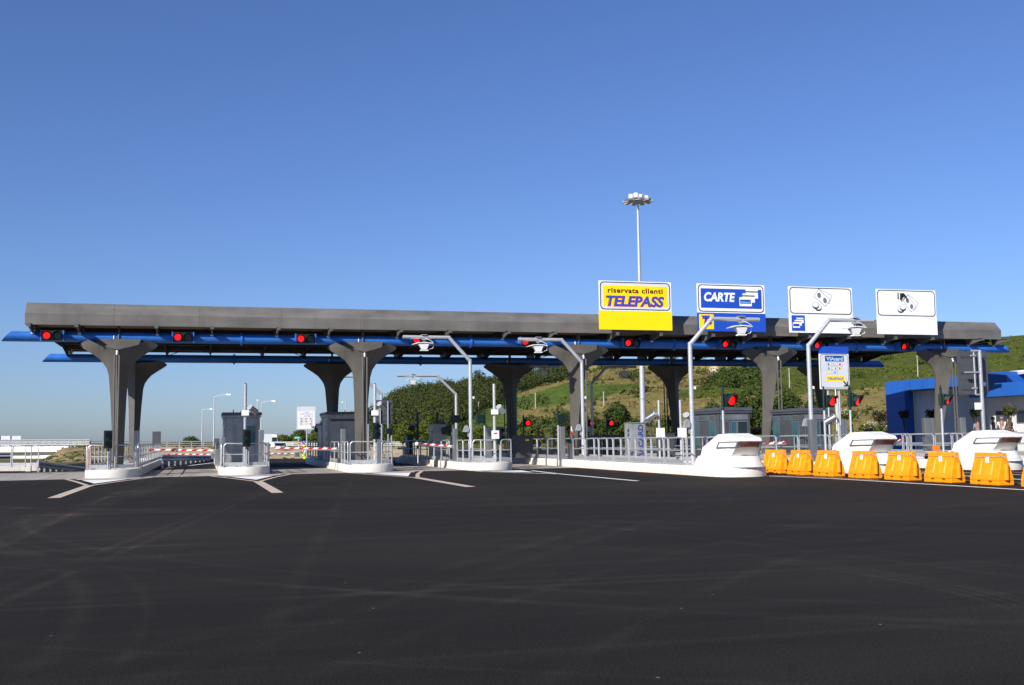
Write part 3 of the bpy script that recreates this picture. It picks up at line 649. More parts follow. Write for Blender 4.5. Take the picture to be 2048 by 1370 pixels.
# overhead lane lights on the front tube
l0 = None
for i, X in enumerate((-3, 3, 9, 15, 21, 27, 33, 39, 45)):
    lb = 'red overhead lane light with a dark second lens, number %d from the left on the blue tube' % (i+1)
    lb = ['red and dark twin lane light at the far left end of the blue tube', 'red and dark twin lane light over the lane with the nearest left barrier arms', 'red twin lane light above the small payment sign', 'red twin lane light partly behind the tall left-reaching gantry arm', 'red twin lane light partly behind the second left-reaching gantry arm', 'red twin lane light under the yellow lane sign', 'red twin lane light under the blue lane sign', 'dim red twin lane light beside the blue-topped card sign', 'dim red twin lane light under the white sign with the hand'][i]
    if l0 is None:
        l0 = thing('lane_light', lb, 'traffic light', (X, -.62, ZT), 0, 'overhead lane lights')
        MB().box(-.45, .49, -.02, .16, -.22, .24, 'signal_green').build('housing', l0, bevel=.03)
        for s in (-1, 1): MB().box(s*.5+.02-.03, s*.5+.02+.03, -.04, .5, -.26, .26, 'tube_blue').build('bracket', l0)
        for s, mt in ((-1, 'lens_red'), (1, 'lens_off')):
            m_ = MB(); cx = .02+s*.245; m_.cyl((cx, -.03, 0), (cx, -.05, 0), .158, mt, 20); m_.build('lens', l0)
            m_ = MB(); n = 16
            pts_o = [(cx+.215*math.cos(a), .215*math.sin(a)) for a in [PI*(-.28)+PI*1.56*i/(n-1) for i in range(n)]]
            v = [(x, -.02, z) for x, z in pts_o]+[(x, -.02-.34*max(.25, .55+.45*z/.2), z) for x, z in pts_o]
            v += [(cx+(x-cx)*.93, y, z*.93) for x, y, z in v]
            fs = [(i, i+1, n+i+1, n+i) for i in range(n-1)]+[(2*n+i, 3*n+i, 3*n+i+1, 2*n+i+1) for i in range(n-1)]+[(n+i, n+i+1, 3*n+i+1, 3*n+i) for i in range(n-1)]
            m_.add(v, fs, 'signal_green'); m_.build('visor', l0)
    else: dup(l0, (X, -.62, ZT), 0, lb)

# ------------------------------------------------------------------ lane signs on the eave
def lane_sign(xc, wd, label, top_z=10.12, bot_z=7.42, split=8.46):
    r = thing('lane_sign', label, 'sign', (xc, -1.62, bot_z), 0, 'large lane signs on the roof edge'); return r, wd/2, split-bot_z, top_z-bot_z
def board(r, hw, sp, tp, mt_up, mt_low):
    MB().box(-hw, hw, 0, .05, sp+.01, tp, mt_up).build('board', r); MB().box(-hw-.02, hw+.02, -.004, .046, 0, sp, mt_low).build('lower_panel', r)
    m_ = MB()
    for s in (-.6, .6): m_.box(s*hw-.04, s*hw+.04, .05, .13, -.05, tp-.1, 'bracket_metal')
    m_.build('mounting_rail', r)
def border(r, hw, sp, tp, inner=None, imat=None):
    m_ = MB(); flat(m_, rrect(-hw+.06, hw-.06, sp+.06, tp-.05, .22), -.001, 'black', .002)
    flat(m_, rrect(-hw+.115, hw-.115, sp+.115, tp-.105, .18), -.004, inner or 'sign_white', .002)
    m_.build('border', r)
def cards(mb, x, z, s, y=-.014):
    for k, (dx, dz) in enumerate(((.42, .46), (.21, .22), (0, 0))):
        flat(mb, rrect(x+dx*s, x+dx*s+.78*s, z+dz*s, z+dz*s+.52*s, .03*s, 3), y-.003*k, 'sign_white', .002)
        if k < 2: flat(mb, [(x+dx*s, z+dz*s+.34*s), (x+dx*s+.78*s, z+dz*s+.34*s), (x+dx*s+.78*s, z+dz*s+.41*s), (x+dx*s, z+dz*s+.41*s)], y-.003*k-.0022, 'black', .0006)
        if k < 2: flat(mb, [(x+dx*s-.06*s, z+dz*s-.02), (x+dx*s+.60*s, z+dz*s-.02), (x+dx*s+.60*s, z+dz*s), (x+dx*s-.06*s, z+dz*s)], y-.003*k-.0022, 'sign_blue', .0004)
    flat(mb, rrect(x+.05*s, x+.72*s, z+.14*s, z+.38*s, .01, 2), y-.0085, 'navy', .0006)
s1, hw, sp, tp = lane_sign(26.88, 4.3, 'yellow sign with blue italic TELEPASS lettering at the roof edge')
board(s1, hw, sp, tp, 'sign_white', 'sign_yellow'); border(s1, hw, sp, tp, 'sign_grey')
m_ = MB(); flat(m_, [(-hw+.24, sp+.26), (hw-.22, sp+.26), (hw-.22, tp-.25), (-hw+.24, tp-.25)], -.008, 'sign_yellow', .002); m_.build('yellow_field', s1)
text('riservata clienti', 'maroon', s1, .0, tp-.655, -.013, .28, 3.28, bold=.036, align='CENTER', space=1.12)
text('TELEPASS', 'letter_red', s1, -.02, tp-1.385, -.0125, .575, 3.49, shear=.2, bold=.05, align='CENTER')
text('TELEPASS', 'letter_blue', s1, -.0, tp-1.37, -.015, .545, 3.42, shear=.2, bold=.034, align='CENTER')
s2, hw, sp, tp = lane_sign(32.75, 4.25, 'blue sign with white italic CARTE lettering and stacked cards')
board(s2, hw, sp, tp, 'sign_white', 'sign_blue'); border(s2, hw, sp, tp)
m_ = MB(); flat(m_, [(-hw+.22, sp+.28), (hw-.20, sp+.28), (hw-.20, tp-.27), (-hw+.22, tp-.27)], -.008, 'sign_blue', .002); m_.build('blue_field', s2)
text('CARTE', 'sign_white', s2, -hw+.42, sp+.68, -.013, .50, 1.95, shear=.18, bold=.04)
m_ = MB(); cards(m_, .50, sp+.42, 1.0); cs = m_.build('card_symbol', s2); text('VIAcard', 'sky_blue', s2, .59, sp+.60, -.0235, .12, .56, bold=.03)
m_ = MB(); flat(m_, [(-hw+.08, .12), (-hw+.98, .12), (-hw+.98, sp-.08), (-hw+.08, sp-.08)], -.0075, 'sign_yellow', .002); m_.build('yellow_square', s2)
m_ = MB(); x0 = -hw+.08
for k, mt in ((0, 'letter_red'), (1, 'letter_blue')):
    e = .02*(1-k); flat(m_, [(x0+.22-e, sp-.34-e), (x0+.62+e, sp-.34-e), (x0+.66+e, sp-.17+e), (x0+.19-e, sp-.17+e)], -.0105-.001*k, mt, .0007); flat(m_, [(x0+.28-e, .3-e), (x0+.42+e, .3-e), (x0+.5+e, sp-.3), (x0+.37-e, sp-.3)], -.0105-.001*k, mt, .0007)
    flat(m_, [(x0+.60-e, .62-e), (x0+.82+e, .48), (x0+.66+e, .34-e)], -.0105-.001*k, mt, .0007)
m_.build('letter_symbol', s2)
def notes(mb, cx, cz, a, s=1, y=-.010, flip=1):
    for k, da in ((0, flip*.28), (1, 0)):
        q = quadrot(cx+(.13*flip if k == 0 else 0), cz+(.10 if k == 0 else 0), .98*s, .56*s, a+da); q2 = quadrot(cx+(.13*flip if k == 0 else 0), cz+(.10 if k == 0 else 0), .925*s, .505*s, a+da)
        flat(mb, q, y-.003*k, 'grey_ink', .001); flat(mb, q2, y-.003*k-.0012, 'sign_white', .001)
    for d in (-.24, .24): flat(mb, ell(cx+math.cos(a)*d*s, cz+math.sin(a)*d*s, .125*s, .165*s, a+.9), y-.0055, 'grey_ink', .001)
def coins(mb, cx, cz, s=1, y=-.012):
    for k, (dx, dz) in enumerate(((.17*s, -.12), (0, 0)) if s > 0 else ((-.15, -.12), (0, 0))):
        flat(mb, ell(cx+dx, cz+dz-.07, .22, .17), y-.003*k, 'black', .001); flat(mb, ell(cx+dx, cz+dz, .22, .17), y-.003*k-.0011, 'black', .0005); flat(mb, ell(cx+dx, cz+dz+.005, .20, .15), y-.003*k-.0017, 'sign_white', .0006)
s3, hw, sp, tp = lane_sign(38.55, 4.22, 'white sign with banknotes and coins above a small blue card symbol')
board(s3, hw, sp, tp, 'sign_white', 'sign_white'); border(s3, hw, sp, tp)
m_ = MB(); notes(m_, .08, sp+1.02, -.66); coins(m_, -.36, sp+.60); m_.build('cash_symbol', s3)
m_ = MB(); flat(m_, [(-hw+.13, .10), (-hw+1.0, .10), (-hw+1.0, sp-.03), (-hw+.13, sp-.03)], -.0075, 'sign_blue', .002); cards(m_, -hw+.19, .28, .6, -.011); m_.build('card_symbol', s3)
s4, hw, sp, tp = lane_sign(44.4, 4.15, 'white sign with a black hand holding banknotes over coins')
board(s4, hw, sp, tp, 'sign_white', 'sign_white'); border(s4, hw, sp, tp)
m_ = MB(); notes(m_, .2, sp+.82, -.92, .92, flip=1); coins(m_, -.28, sp+.60, -1)
flat(m_, [(-.62, sp+1.06), (-.54, sp+1.06), (-.54, sp+1.46), (-.62, sp+1.46)], -.018, 'black', .001)
flat(m_, [(-.46, sp+1.02), (-.44, sp+1.44), (-.16, sp+1.44), (.03, sp+1.22), (.08, sp+.98), (.02, sp+.98), (-.08, sp+1.16), (-.2, sp+1.22), (-.38, sp+1.0)], -.018, 'black', .001)
for d in range(3): flat(m_, ell(-.34+.09*d, sp+.96+.08*d, .035, .055, .6), -.018, 'black', .001)
m_.build('hand_and_cash_symbol', s4)
# ------------------------------------------------------------------ toll islands
def island(X, y0, y1, label, hw=1.2, nose_r=1.15, back_slope=True):
    r = thing('toll_island', label, 'traffic island', (X, y0, 0), 0, 'concrete toll islands'); L_ = y1-y0; m_ = MB()
    def out(w_, e):
        p = [(-w_, L_), (-w_, nose_r-e)]+[(-w_*math.cos(a), nose_r-e-(nose_r-e+0)*math.sin(a)+0) for a in [PI*i/16 for i in range(1, 16)]]+[(w_, nose_r-e), (w_, L_)]
        return [(x, max(y, e) if False else y+e*.5) for x, y in p]
    rings = [[(x, y, z) for x, y in out(hw-e, e)] for z, e in ((.0, 0), (.06, .0), (.34, .0), (.385, .03))]
    m_.loft(rings, 'island_paint'); m_.build('kerb', r, smooth=True)
    q = MB(); q.prism([(L_, .0), (L_+1.9, .0), (L_+1.7, .2), (L_+.6, .48), (L_, .50)], 'x', -hw*.7, hw*.7, 'bumper_white'); q.build('rear_nose', r, bevel=.08)
    return r
island(-.05, -3.0, 25, 'concrete island carrying the leftmost column, with dark twin signal')
island(6, -2.9, 26, 'concrete island in front of the left grey booth')
island(12.1, -3.0, 20, 'concrete island carrying the second front column')
island(17.95, -4.4, 17, 'concrete island with the first tall gantry pole')
island(24, -19.1, 17, 'long white concrete island with the leftmost sloping bumper', 1.1)
island(30, -19.1, 17, 'long white concrete island with the middle sloping bumper', 1.1)
island(36, -19.1, 17, 'long white concrete island with the right sloping bumper', 1.1)
island(42.2, -18.0, 17, 'concrete island farthest right, mostly hidden behind the bumper', 1.1)
# ------------------------------------------------------------------ railings
RB = .385
def panel_mesh(L_, h=1.13):
    m_ = MB(); r = .03; c = .16
    p = [(0, 0, -.02), (0, 0, h-c)]+[(c-c*math.cos(a), 0, h-c+c*math.sin(a)) for a in (PI/6, PI/3, PI/2)]+[(L_-c+c*math.sin(a), 0, h-c+c*math.cos(a)) for a in (PI/6, PI/3, PI/2)]+[(L_, 0, -.02)]
    m_.tube(p, r, 'galvanised', 8); m_.cyl((0, 0, h*.53), (L_, 0, h*.53), .024, 'galvanised', 8)
    m_.box(.03, L_-.03, -.006, .006, .06, .22, 'galvanised')
    for x in (0, L_): m_.box(x-.06, x+.06, -.05, .05, 0, .012, 'galvanised')
    return m_
PM = {}
def railing(label, runs, group='galvanised island railings'):
    """runs: list of (x0,y0,x1,y1,panel length)"""
    x0, y0 = runs[0][0], runs[0][1]
    r = thing('railing', label, 'railing', (x0, y0, RB), 0, group)
    for (a, b, c, d, pl) in runs:
        L_ = math.hypot(c-a, d-b); n = max(1, round(L_/pl)); seg = L_/n; ang = math.atan2(d-b, c-a); pw = round(seg-.12, 2)
        for i in range(n):
            if pw not in PM: o = panel_mesh(pw).build('rail_panel', r, smooth=True); PM[pw] = o
            else: o = PM[pw].copy(); C.objects.link(o); o.parent = r
            o.location = (a+(c-a)*i/n+.06*math.cos(ang)-x0, b+(d-b)*i/n+.06*math.sin(ang)-y0, 0); o.rotation_euler = (0, 0, ang)
    return r
railing('railing wrapped round the leftmost column, running far back', [(-1.13, -2.45, -.02, -2.55, 1.4), (.06, -2.55, 1.05, -2.0, 1.4), (1.08, -1.9, 1.08, 25, 1.95), (-1.15, -2.3, -1.15, 25, 1.95)])
railing('railing in front of the left grey booth', [(4.95, -2.4, 5.98, -2.5, 1.4), (6.1, -2.5, 7.1, -2.3, 1.4), (7.14, -2.1, 7.14, 3.5, 1.9), (7.14, 9, 7.14, 25, 1.95), (4.9, -2.1, 4.9, 3.5, 1.9), (4.9, 9, 4.9, 25, 1.95)])
railing('railing round the second front column', [(11.0, -2.4, 12.4, -2.6, 1.6), (12.55, -2.6, 13.2, -2.3, 1.4), (13.22, -2.1, 13.22, 7.5, 1.9), (10.98, -2.2, 10.98, .4, 1.3), (10.98, 1.5, 10.98, 5.5, 1.9), (10.98, 12, 10.98, 19, 1.95), (13.22, 14, 13.22, 19, 1.95)])
railing('railing round the first tall gantry pole', [(16.95, -3.7, 18.2, -3.95, 1.5), (18.35, -3.95, 19.05, -3.7, 1.4), (19.08, -3.5, 19.08, 15, 1.95), (16.88, -3.5, 16.88, -.8, 1.3), (16.88, 1.0, 16.88, 15, 1.95)])
railing('long double railing of rounded frames left of the first white bumper', [(22.98, -15.4, 22.98, -1.8, 1.95), (22.98, .6, 22.98, 6.4, 1.9), (22.98, 9, 22.98, 16, 1.9), (25.0, -15.4, 25.0, 16, 1.95)])
railing('railing between the first and the middle white bumper', [(28.98, -12.5, 28.98, -5, 1.9), (28.98, .5, 28.98, 15, 1.9), (31.0, -15, 31.0, 15, 1.95)])
railing('railing between the middle and the right white bumper', [(34.98, -12.6, 34.98, -4, 1.9), (34.98, 1, 34.98, 15, 1.9), (37.0, -15, 37.0, 15, 1.95)])
railing('railing on the farthest right island behind the last bumper', [(41.2, -17, 41.2, 15, 1.95), (43.2, -17, 43.2, 15, 1.95)])
# ------------------------------------------------------------------ white bumpers with side windows
def bumper(X, y0, label):
    r = thing('crash_bumper', label, 'bumper', (X, y0, .38), 0, 'white sloping island bumpers'); m_ = MB()
    # rings along Y: (y, half-width low, half-width top, z low, z top)
    prof = [(.1, .75, .55, 0, .06), (-.25, .75, .56, 0, .28), (-.55, .75, .56, 0, .72), (-1.9, .75, .50, 0, 1.25), (-3.3, .70, .46, 0, 1.24), (-4.0, .62, .50, .0, 1.10)]
    def ring(y, wl, wt, z0, z1, yl=None): return None
    side = [(.05, 0), (-.12, .28), (-.30, .72), (-1.15, 1.24), (-2.1, 1.27), (-2.9, 1.10), (-3.0, .98), (-2.38, .38), (-2.35, .0)]
    wid = [.78, .72, .68, .42, .42, .46, .48, .54, .60]
    n = len(side)
    v = [(-w_, y, z) for (y, z), w_ in zip(side, wid)]+[(w_, y, z) for (y, z), w_ in zip(side, wid)]
    fs = [(i, (i+1) % n, (i+1) % n+n, i+n) for i in range(n)]
    # cheeks: lower body to a shoulder line, then sloping roof panels
    sh = [(-.30, .70, .69), (-1.25, 1.0, .60), (-2.3, 1.02, .54), (-3.0, .98, .48)]
    m_.add(v, fs, 'bumper_white')
    for s in (-1, 1):
        P = [(s*w_, y, z) for (y, z), w_ in zip(side, wid)]+[(s*w_, y, z) for y, z, w_ in sh]
        # 0..8 outline, 9..12 shoulder
        m_.add(P, [(2, 3, 10, 9), (3, 4, 11, 10), (4, 5, 12, 11), (5, 6, 12), (0, 1, 9, 8), (1, 2, 9), (9, 10, 11, 8), (11, 7, 8), (11, 12, 7), (12, 6, 7)], 'bumper_white')
    m_.build('body', r, bevel=.015)
    q = MB()
    def ped(z, e): return [(-.92+e, .1, z), (-.92+e, -2.1, z)]+[(-(.92-e)*math.cos(a), -2.1-(.98-e)*math.sin(a), z) for a in [PI*i/12 for i in range(1, 12)]]+[(.92-e, -2.1, z), (.92-e, .1, z)]
    q.loft([ped(-.01, 0), ped(.04, .02), ped(.36, .22), ped(.40, .28)], 'bumper_white'); q.build('pedestal', r, smooth=True)
    # side window frames on both cheeks
    for s in (-1, 1):
        fr = MB(); x = s*.685
        def P(y, z): return (s*(.70-.02*(1 if z > .8 else 0)), y, z)
        yb = [(-1.42, .70), (-2.82, .72), (-3.0, .97), (-1.62, .95)]; yi = [(-1.55, .75), (-2.74, .765), (-2.86, .925), (-1.68, .91)]
        X_ = lambda y: .665-.155*(-y-1.4)/1.6
        o = [(s*X_(y), y, z) for y, z in yb]; i_ = [(s*X_(y), y, z) for y, z in yi]; o2 = [(s*.4, y, z) for y, z in yb]
        fr.add(o+i_+o2, [(0, 1, 5, 4), (1, 2, 6, 5), (2, 3, 7, 6), (3, 0, 4, 7), (0, 1, 9, 8), (1, 2, 10, 9), (2, 3, 11, 10), (3, 0, 8, 11)], 'steel'); f_ = fr.build('window_frame', r)
        MB().add([(s*(X_(y)-.006), y, z) for y, z in yi], [(0, 1, 2, 3)], 'sign_white').build('reflector', f_)
    y_a, z_a, y_b, z_b = -2.975, .955, -2.775, .76   # on the undercut front
    g = MB(); g.add([(-.46, y_a-.012, z_a), (.46, y_a-.012, z_a), (.48, y_b-.012, z_b), (-.48, y_b-.012, z_b)], [(0, 1, 2, 3)], 'orange_glass'); g.build('front_window', r, fixn=False)
    g = MB(); g.add([(-.48, y_a-.016, z_a+.03), (.48, y_a-.016, z_a+.03), (.47, y_a-.03, z_a-.02), (-.47, y_a-.03, z_a-.02)], [(0, 1, 2, 3)], 'steel')
    g.add([(-.49, y_b-.02, z_b+.015), (.49, y_b-.02, z_b+.015), (.5, y_b-.008, z_b-.015), (-.5, y_b-.008, z_b-.015)], [(0, 1, 2, 3)], 'steel'); g.build('window_trim', r, fixn=False)
    return r
b1 = bumper(24.0, -16.12, 'white sloping bumper with orange front window at the left, beside the first orange barrier')
dup(b1, (30.0, -16.12, .38), 0, 'white sloping bumper in the middle, below the blue-topped card sign')
dup(b1, (36.0, -16.12, .38), 0, 'white sloping bumper at the right, in front of the blue building')
# ------------------------------------------------------------------ plastic barriers
def barrier():
    r = thing('road_barrier', '', 'barrier', (0, 0, 0), 0, 'orange plastic water barriers'); L_ = .63
    lv = [(.0, .275, L_), (.20, .275, L_), (.78, .105, L_-.02), (.80, .095, L_-.02), (.96, .09, L_-.03)]
    m_ = MB()
    m_.loft([[(-w_, -l, z), (-w_, l, z), (w_, l, z), (w_, -l, z)] for z, w_, l in lv if z >= .12 or z == .2], 'barrier_plastic') if False else None
    m_.loft([[(-w_, -l, z), (-w_, l, z), (w_, l, z), (w_, -l, z)] for z, w_, l in [(.13, .275, L_)]+lv[1:]], 'barrier_plastic')
    for a, b in ((-L_, -.33), (-.17, .17), (.33, L_)): m_.box(-.275, .275, a, b, 0, .13, 'barrier_plastic')
    m_.box(-.2, .2, -.4, .4, .0, .12, 'barrier_plastic')
    m_.build('body', r, bevel=.018)
    for s in (-1, 1):
        for y in (-.28, .22):
            q = MB(); q.add([(s*.255, y-.05, .28), (s*.255, y+.05, .28), (s*.13, y-.02, .72), (s*.13, y+.02, .72), (s*.285, y, .30), (s*.16, y, .70)], [(0, 1, 4), (0, 4, 5, 2), (1, 3, 5, 4), (2, 5, 3)], 'barrier_plastic')
            q.build('rib', r)
    MB().cyl((0, -L_-.02, .16), (0, -L_-.02, .62), .075, 'barrier_plastic', 14).build('connector_pin', r, smooth=True)
    MB().box(-.05, .05, L_-.03, L_+.02, .1, .6, 'barrier_plastic').build('connector_lug', r)
    MB().cyl((0, -.42, .95), (0, -.42, .985), .05, 'red_cap', 12).build('filler_cap', r)
    MB().cyl((-.09, -L_+.06, .86), (-.115, -L_+.06, .86), .03, 'galvanised', 10).build('tape_hook', r)
    q = MB(); q.add([(-.113, .06, .66), (-.113, -.10, .66), (-.098, -.10, .83), (-.098, .06, .83)], [(0, 1, 2, 3)], 'sign_white'); MB
    q.v = [(x-.03, y, z) for x, y, z in q.v]; q.build('sticker', r, fixn=False)
    k = MB(); k.add([(-.146, -.01, .70), (-.146, -.035, .70), (-.138, -.03, .77), (-.138, -.012, .77)], [(0, 1, 2, 3)], 'navy'); k.add([(-.138, -.012, .775), (-.138, -.03, .775), (-.136, -.03, .795), (-.136, -.012, .795)], [(0, 1, 2, 3)], 'navy'); k.add([(-.15, .03, .68), (-.15, -.07, .68), (-.149, -.07, .687), (-.149, .03, .687)], [(0, 1, 2, 3)], 'navy'); k.build('pictogram', r, fixn=False)
    return r
bp = barrier(); Zs = [43.5, 41.6, 39.75, 37.7, 35.7, 33.75, 31.8, 29.85]
bx = [(1553, 941), (1603, 941), (1658, 944), (1730, 947), (1805, 951), (1888, 956), (1982, 962), (2088, 970)]
bl = ['smallest orange barrier, leftmost, touching the first white bumper', 'second orange barrier from the left', 'third orange barrier from the left, below the bent gantry pole', 'orange barrier in front of the middle white bumper', 'orange barrier right of the middle white bumper', 'orange barrier left of the last white bumper', 'largest fully visible orange barrier, in front of the last bumper', 'orange barrier cut off by the right edge of the picture']
bpos = []
for i, (px, py) in enumerate(bx):
    D = Zs[i]; p = at(px-2, 900, D=D); bpos.append(p)
    ang = random.uniform(-.035, .035) + (.12 if i == 0 else 0)
    if i == 0: bp.location = (p.x, p.y, 0); bp.rotation_euler = (0, 0, ang); bp['label'] = bl[0]
    else: dup(bp, (p.x, p.y, 0), ang, bl[i])
m_ = MB(); pts = [(24.2, -18.9, .72)]
for i, p in enumerate(bpos):
    pts += [(p.x-.13, p.y+.6, .84), (p.x-.13, p.y-.66, .85)]
    if i < len(bpos)-1: q = bpos[i+1]; pts.append(((p.x+q.x)/2-.13, (p.y+q.y)/2, .79))
m_.tube(pts, .006, 'rope_blue', 5); tag(m_.build('rope'), 'thin bluish rope strung along the orange barriers', 'rope')
PART3 = True
# ------------------------------------------------------------------ bent camera gantries
def camera_unit(r, x, y, z):
    m_ = MB(); m_.box(x-.10, x+.10, y-.13, y+.13, z-.16, z-.10, 'galvanised'); m_.cyl((x, y, z-.30), (x, y, z+.14), .028, 'galvanised', 8); m_.box(x-.14, x+.14, y-.15, y+.15, z+.10, z+.13, 'galvanised'); c = m_.build('camera_mount', r)
    q = MB(); q.prism([(x-.62, z-.37), (x-.36, z-.29), (x+.05, z-.27), (x+.46, z-.31), (x+.46, z-.34), (x+.0, z-.31), (x-.34, z-.33), (x-.60, z-.40)], 'y', y-.20, y+.20, 'white_paint'); q.build('sun_shield', r)
    q = MB(); q.loft([[(x-.34, y-.15, z-.36), (x+.26, y-.15, z-.34), (x+.26, y+.15, z-.34), (x-.34, y+.15, z-.36)], [(x-.13, y-.10, z-.64), (x+.15, y-.10, z-.63), (x+.15, y+.10, z-.63), (x-.13, y+.10, z-.64)]], 'white_paint'); q.box(x-.2, x+.2, y-.14, y+.14, z-.72, z-.66, 'white_paint'); q.build('camera_housing', r, bevel=.015)
    q = MB(); q.tube([(x+.40, y, z-.30), (x+.52, y, z-.40), (x+.46, y, z-.58), (x+.2, y, z-.66)], .016, 'white_paint', 6); q.tube([(x, y, z-.05), (x+.25, y-.1, z-.14), (x+.45, y-.1, z-.26)], .014, 'white_paint', 6); q.build('camera_cable', r)
def gantry(X, Y, s, z1, z2, label, reach=3.45, dx=1.12, r_=.1, base=.385, cam_at=2.45, mt='bright_post'):
    r = thing('camera_gantry', label, 'gantry', (X, Y, base), 0, 'bent gantry poles with cameras'); z1 -= base; z2 -= base
    m_ = MB(); m_.cyl((0, 0, 0), (0, 0, z1+.02), r_, mt, 14, r_*.93); m_.cyl((0, 0, 0), (0, 0, .03), r_*1.7, 'galvanised', 14); m_.build('pole', r, smooth=True)
    m_ = MB(); m_.cyl((0, 0, z1-.03), (s*dx, 0, z2), r_*.93, mt, 14); m_.cyl((s*(dx-.05), 0, z2), (s*reach, 0, z2), r_*.9, mt, 14); m_.ball((0, 0, z1), r_*.93, mt, 12, 8); m_.ball((s*dx, 0, z2), r_*.93, mt, 12, 8); m_.build('arm', r, smooth=True)
    camera_unit(r, s*cam_at, -.02, z2)
    for z in (1.25, 1.35): MB().cyl((0, 0, z), (0, 0, z+.03), r_*1.15, 'galvanised', 14).build('pole_band', r)
    m_ = MB(); m_.box(r_, r_+.1, -.05, .05, z1*.62, z1*.62+.12, 'white_paint'); m_.build('clamp', r)
    m_ = MB(); m_.prism([(-.42, 1.55), (-.15, 1.55), (-.12, 1.72), (-.22, 1.9), (-.32, 1.86)], 'y', -.12, .12, 'galvanised'); m_.box(-.18, -.1, -.02, .02, 1.3, 1.6, 'galvanised'); m_.build('speaker', r)
    return r
gantry(at(941, 800, Y=-1.75).x, -1.75, -1, 5.66, 6.85, 'tall white gantry reaching left over the lane, nearest the first column pair of the centre', 3.55)
gantry(at(1165, 800, Y=-1.9).x, -1.9, -1, 5.63, 6.79, 'white gantry reaching left in front of the middle front column', 3.55)
gantry(24.0, -14.15, 1, 5.50, 6.60, 'white gantry reaching right across the blue lane sign', 3.35, 1.06)
gantry(30.0, -13.75, 1, 5.55, 6.70, 'white gantry reaching right across the white banknote sign', 3.4, 1.12)
gantry(18.0, 30.8, -1, 5.31, 6.75, 'small far gantry reaching left behind the second column', 4.6, 1.6, .12, .4, 4.1)
gantry(24.0, 29.6, -1, 5.25, 6.75, 'small far gantry reaching left in front of the wooded slope', 4.9, 1.6, .12, .4, 3.6)
gantry(24.0, 13.6, 1, 5.3, 6.45, 'far gantry mostly hidden by the dark rear column', 3.5, 1.1, .1)
gantry(30.0, 13.85, 1, 5.3, 6.45, 'far gantry reaching right with a dark lower pole', 3.4, 1.15, .1)
# ------------------------------------------------------------------ posts, signals, cameras
def signal_post(px, X, zc, label, lit=True, yaw=0, back=False, size=1.0, base=.385, Y=None, post='bright_post', hz=0):
    Y = at(px, 860, X=X).y if Y is None else Y
    r = thing('signal_post', label, 'traffic light', (X, Y, base), yaw, 'single-lens lane signals'); z = zc-base; s = size
    m_ = MB(); m_.cyl((0, 0, 0), (0, 0, z-.30*s), .05, post, 10); m_.build('post', r, smooth=True)
    m_ = MB(); m_.cyl((0, 0, z-.36*s), (0, 0, z+.48*s), .055, 'signal_green', 10); m_.cyl((0, 0, z+.42*s), (0, 0, z+.58*s), .035, 'signal_green', 8); m_.build('bracket', r)
    sg = -1 if back else 1; dx = .27*s*(1 if not back else hz or 1)
    m_ = MB(); m_.box(dx-.2*s, dx+.2*s, -.10*s, .13*s, z-.24*s, z+.24*s, 'signal_green'); m_.cyl((dx, sg*-.1*s, z), (dx, sg*-.16*s, z), .2*s, 'signal_green', 18); h = m_.build('housing', r, bevel=.025)
    m_ = MB(); m_.cyl((dx, sg*-.155*s, z), (dx, sg*-.175*s, z), .165*s, 'lens_red' if lit else 'lens_off', 20); m_.build('lens', r)
    m_ = MB(); n = 16; o = []; f_ = []
    for i in range(n):
        a = PI*(-.2)+PI*1.4*i/(n-1); x = dx+.205*s*math.cos(a); zz = z+.205*s*math.sin(a); o.append((x, sg*-.12*s, zz)); f_.append((x, sg*(-.12*s-.30*s*max(.2, .5+.5*math.sin(a))), zz))
    v = o+f_; v += [(dx+(x-dx)*.94, y, z+(zz-z)*.94) for x, y, zz in v]
    fs = [(i, i+1, n+i+1, n+i) for i in range(n-1)]+[(2*n+i, 3*n+i, 3*n+i+1, 2*n+i+1) for i in range(n-1)]+[(n+i, n+i+1, 3*n+i+1, 3*n+i) for i in range(n-1)]
    m_.add(v, fs, 'signal_green'); m_.build('visor', r)
    return r
signal_post(1447, 24, 2.98, 'lit red signal on a short post behind the first white bumper', yaw=.25, size=1.12)
signal_post(1650, 30, 3.0, 'lit red signal on the left post under the blue-topped card sign', yaw=.25, size=1.12)
signal_post(1702, 30.3, 2.98, 'red signal turned right, beside the post of the blue-topped card sign', yaw=.55, size=1.12)
signal_post(1885, 36, 3.05, 'red signal in front of the blue building', yaw=.6, size=1.12)
for px, X, lb in ((1047, 24, 'red signal right of the dark middle rear column'), (1176, 30, 'red signal immediately right of the middle front column'), (1214, 30, 'red signal in front of the big round tree'), (1338, 36, 'red signal against the dark fourth rear column')):
    Y = at(px, 846, X=X).y; z = at(px, 846, X=X).z
    if Y > 40: X -= 6; Y = at(px, 846, X=X).y; z = at(px, 846, X=X).z
    signal_post(px, X, z, lb, yaw=.1, size=.95, post='dark_box')
for px, X, py, hz, lb in ((905, 18, 838, 1, 'dark green signal seen from behind beside the small far gantry'), (969, 18, 838, -1, 'dark green signal seen from behind just right of the tall white gantry'), (1116, 22.9, 838, 1, 'dark green signal seen from behind left of the raised striped arm'), (899, 18, 861, -1, 'low green signal seen from behind between card machine and slab'), (783, 18, 862, -1, 'small green signal seen from behind right of the second front column'), (642, 12, 858, -1, 'green signal seen from behind beside the small payment sign'), (736, 12.6, 835, -1, 'green signal seen from behind between the second column and the camera post')):
    p = at(px, py, X=X)
    if p.y > 45 or p.y < -5: p = at(px, py, Y=24)
    signal_post(px, p.x, p.z, lb, lit=False, back=True, hz=hz, size=.95, Y=p.y, yaw=.1)
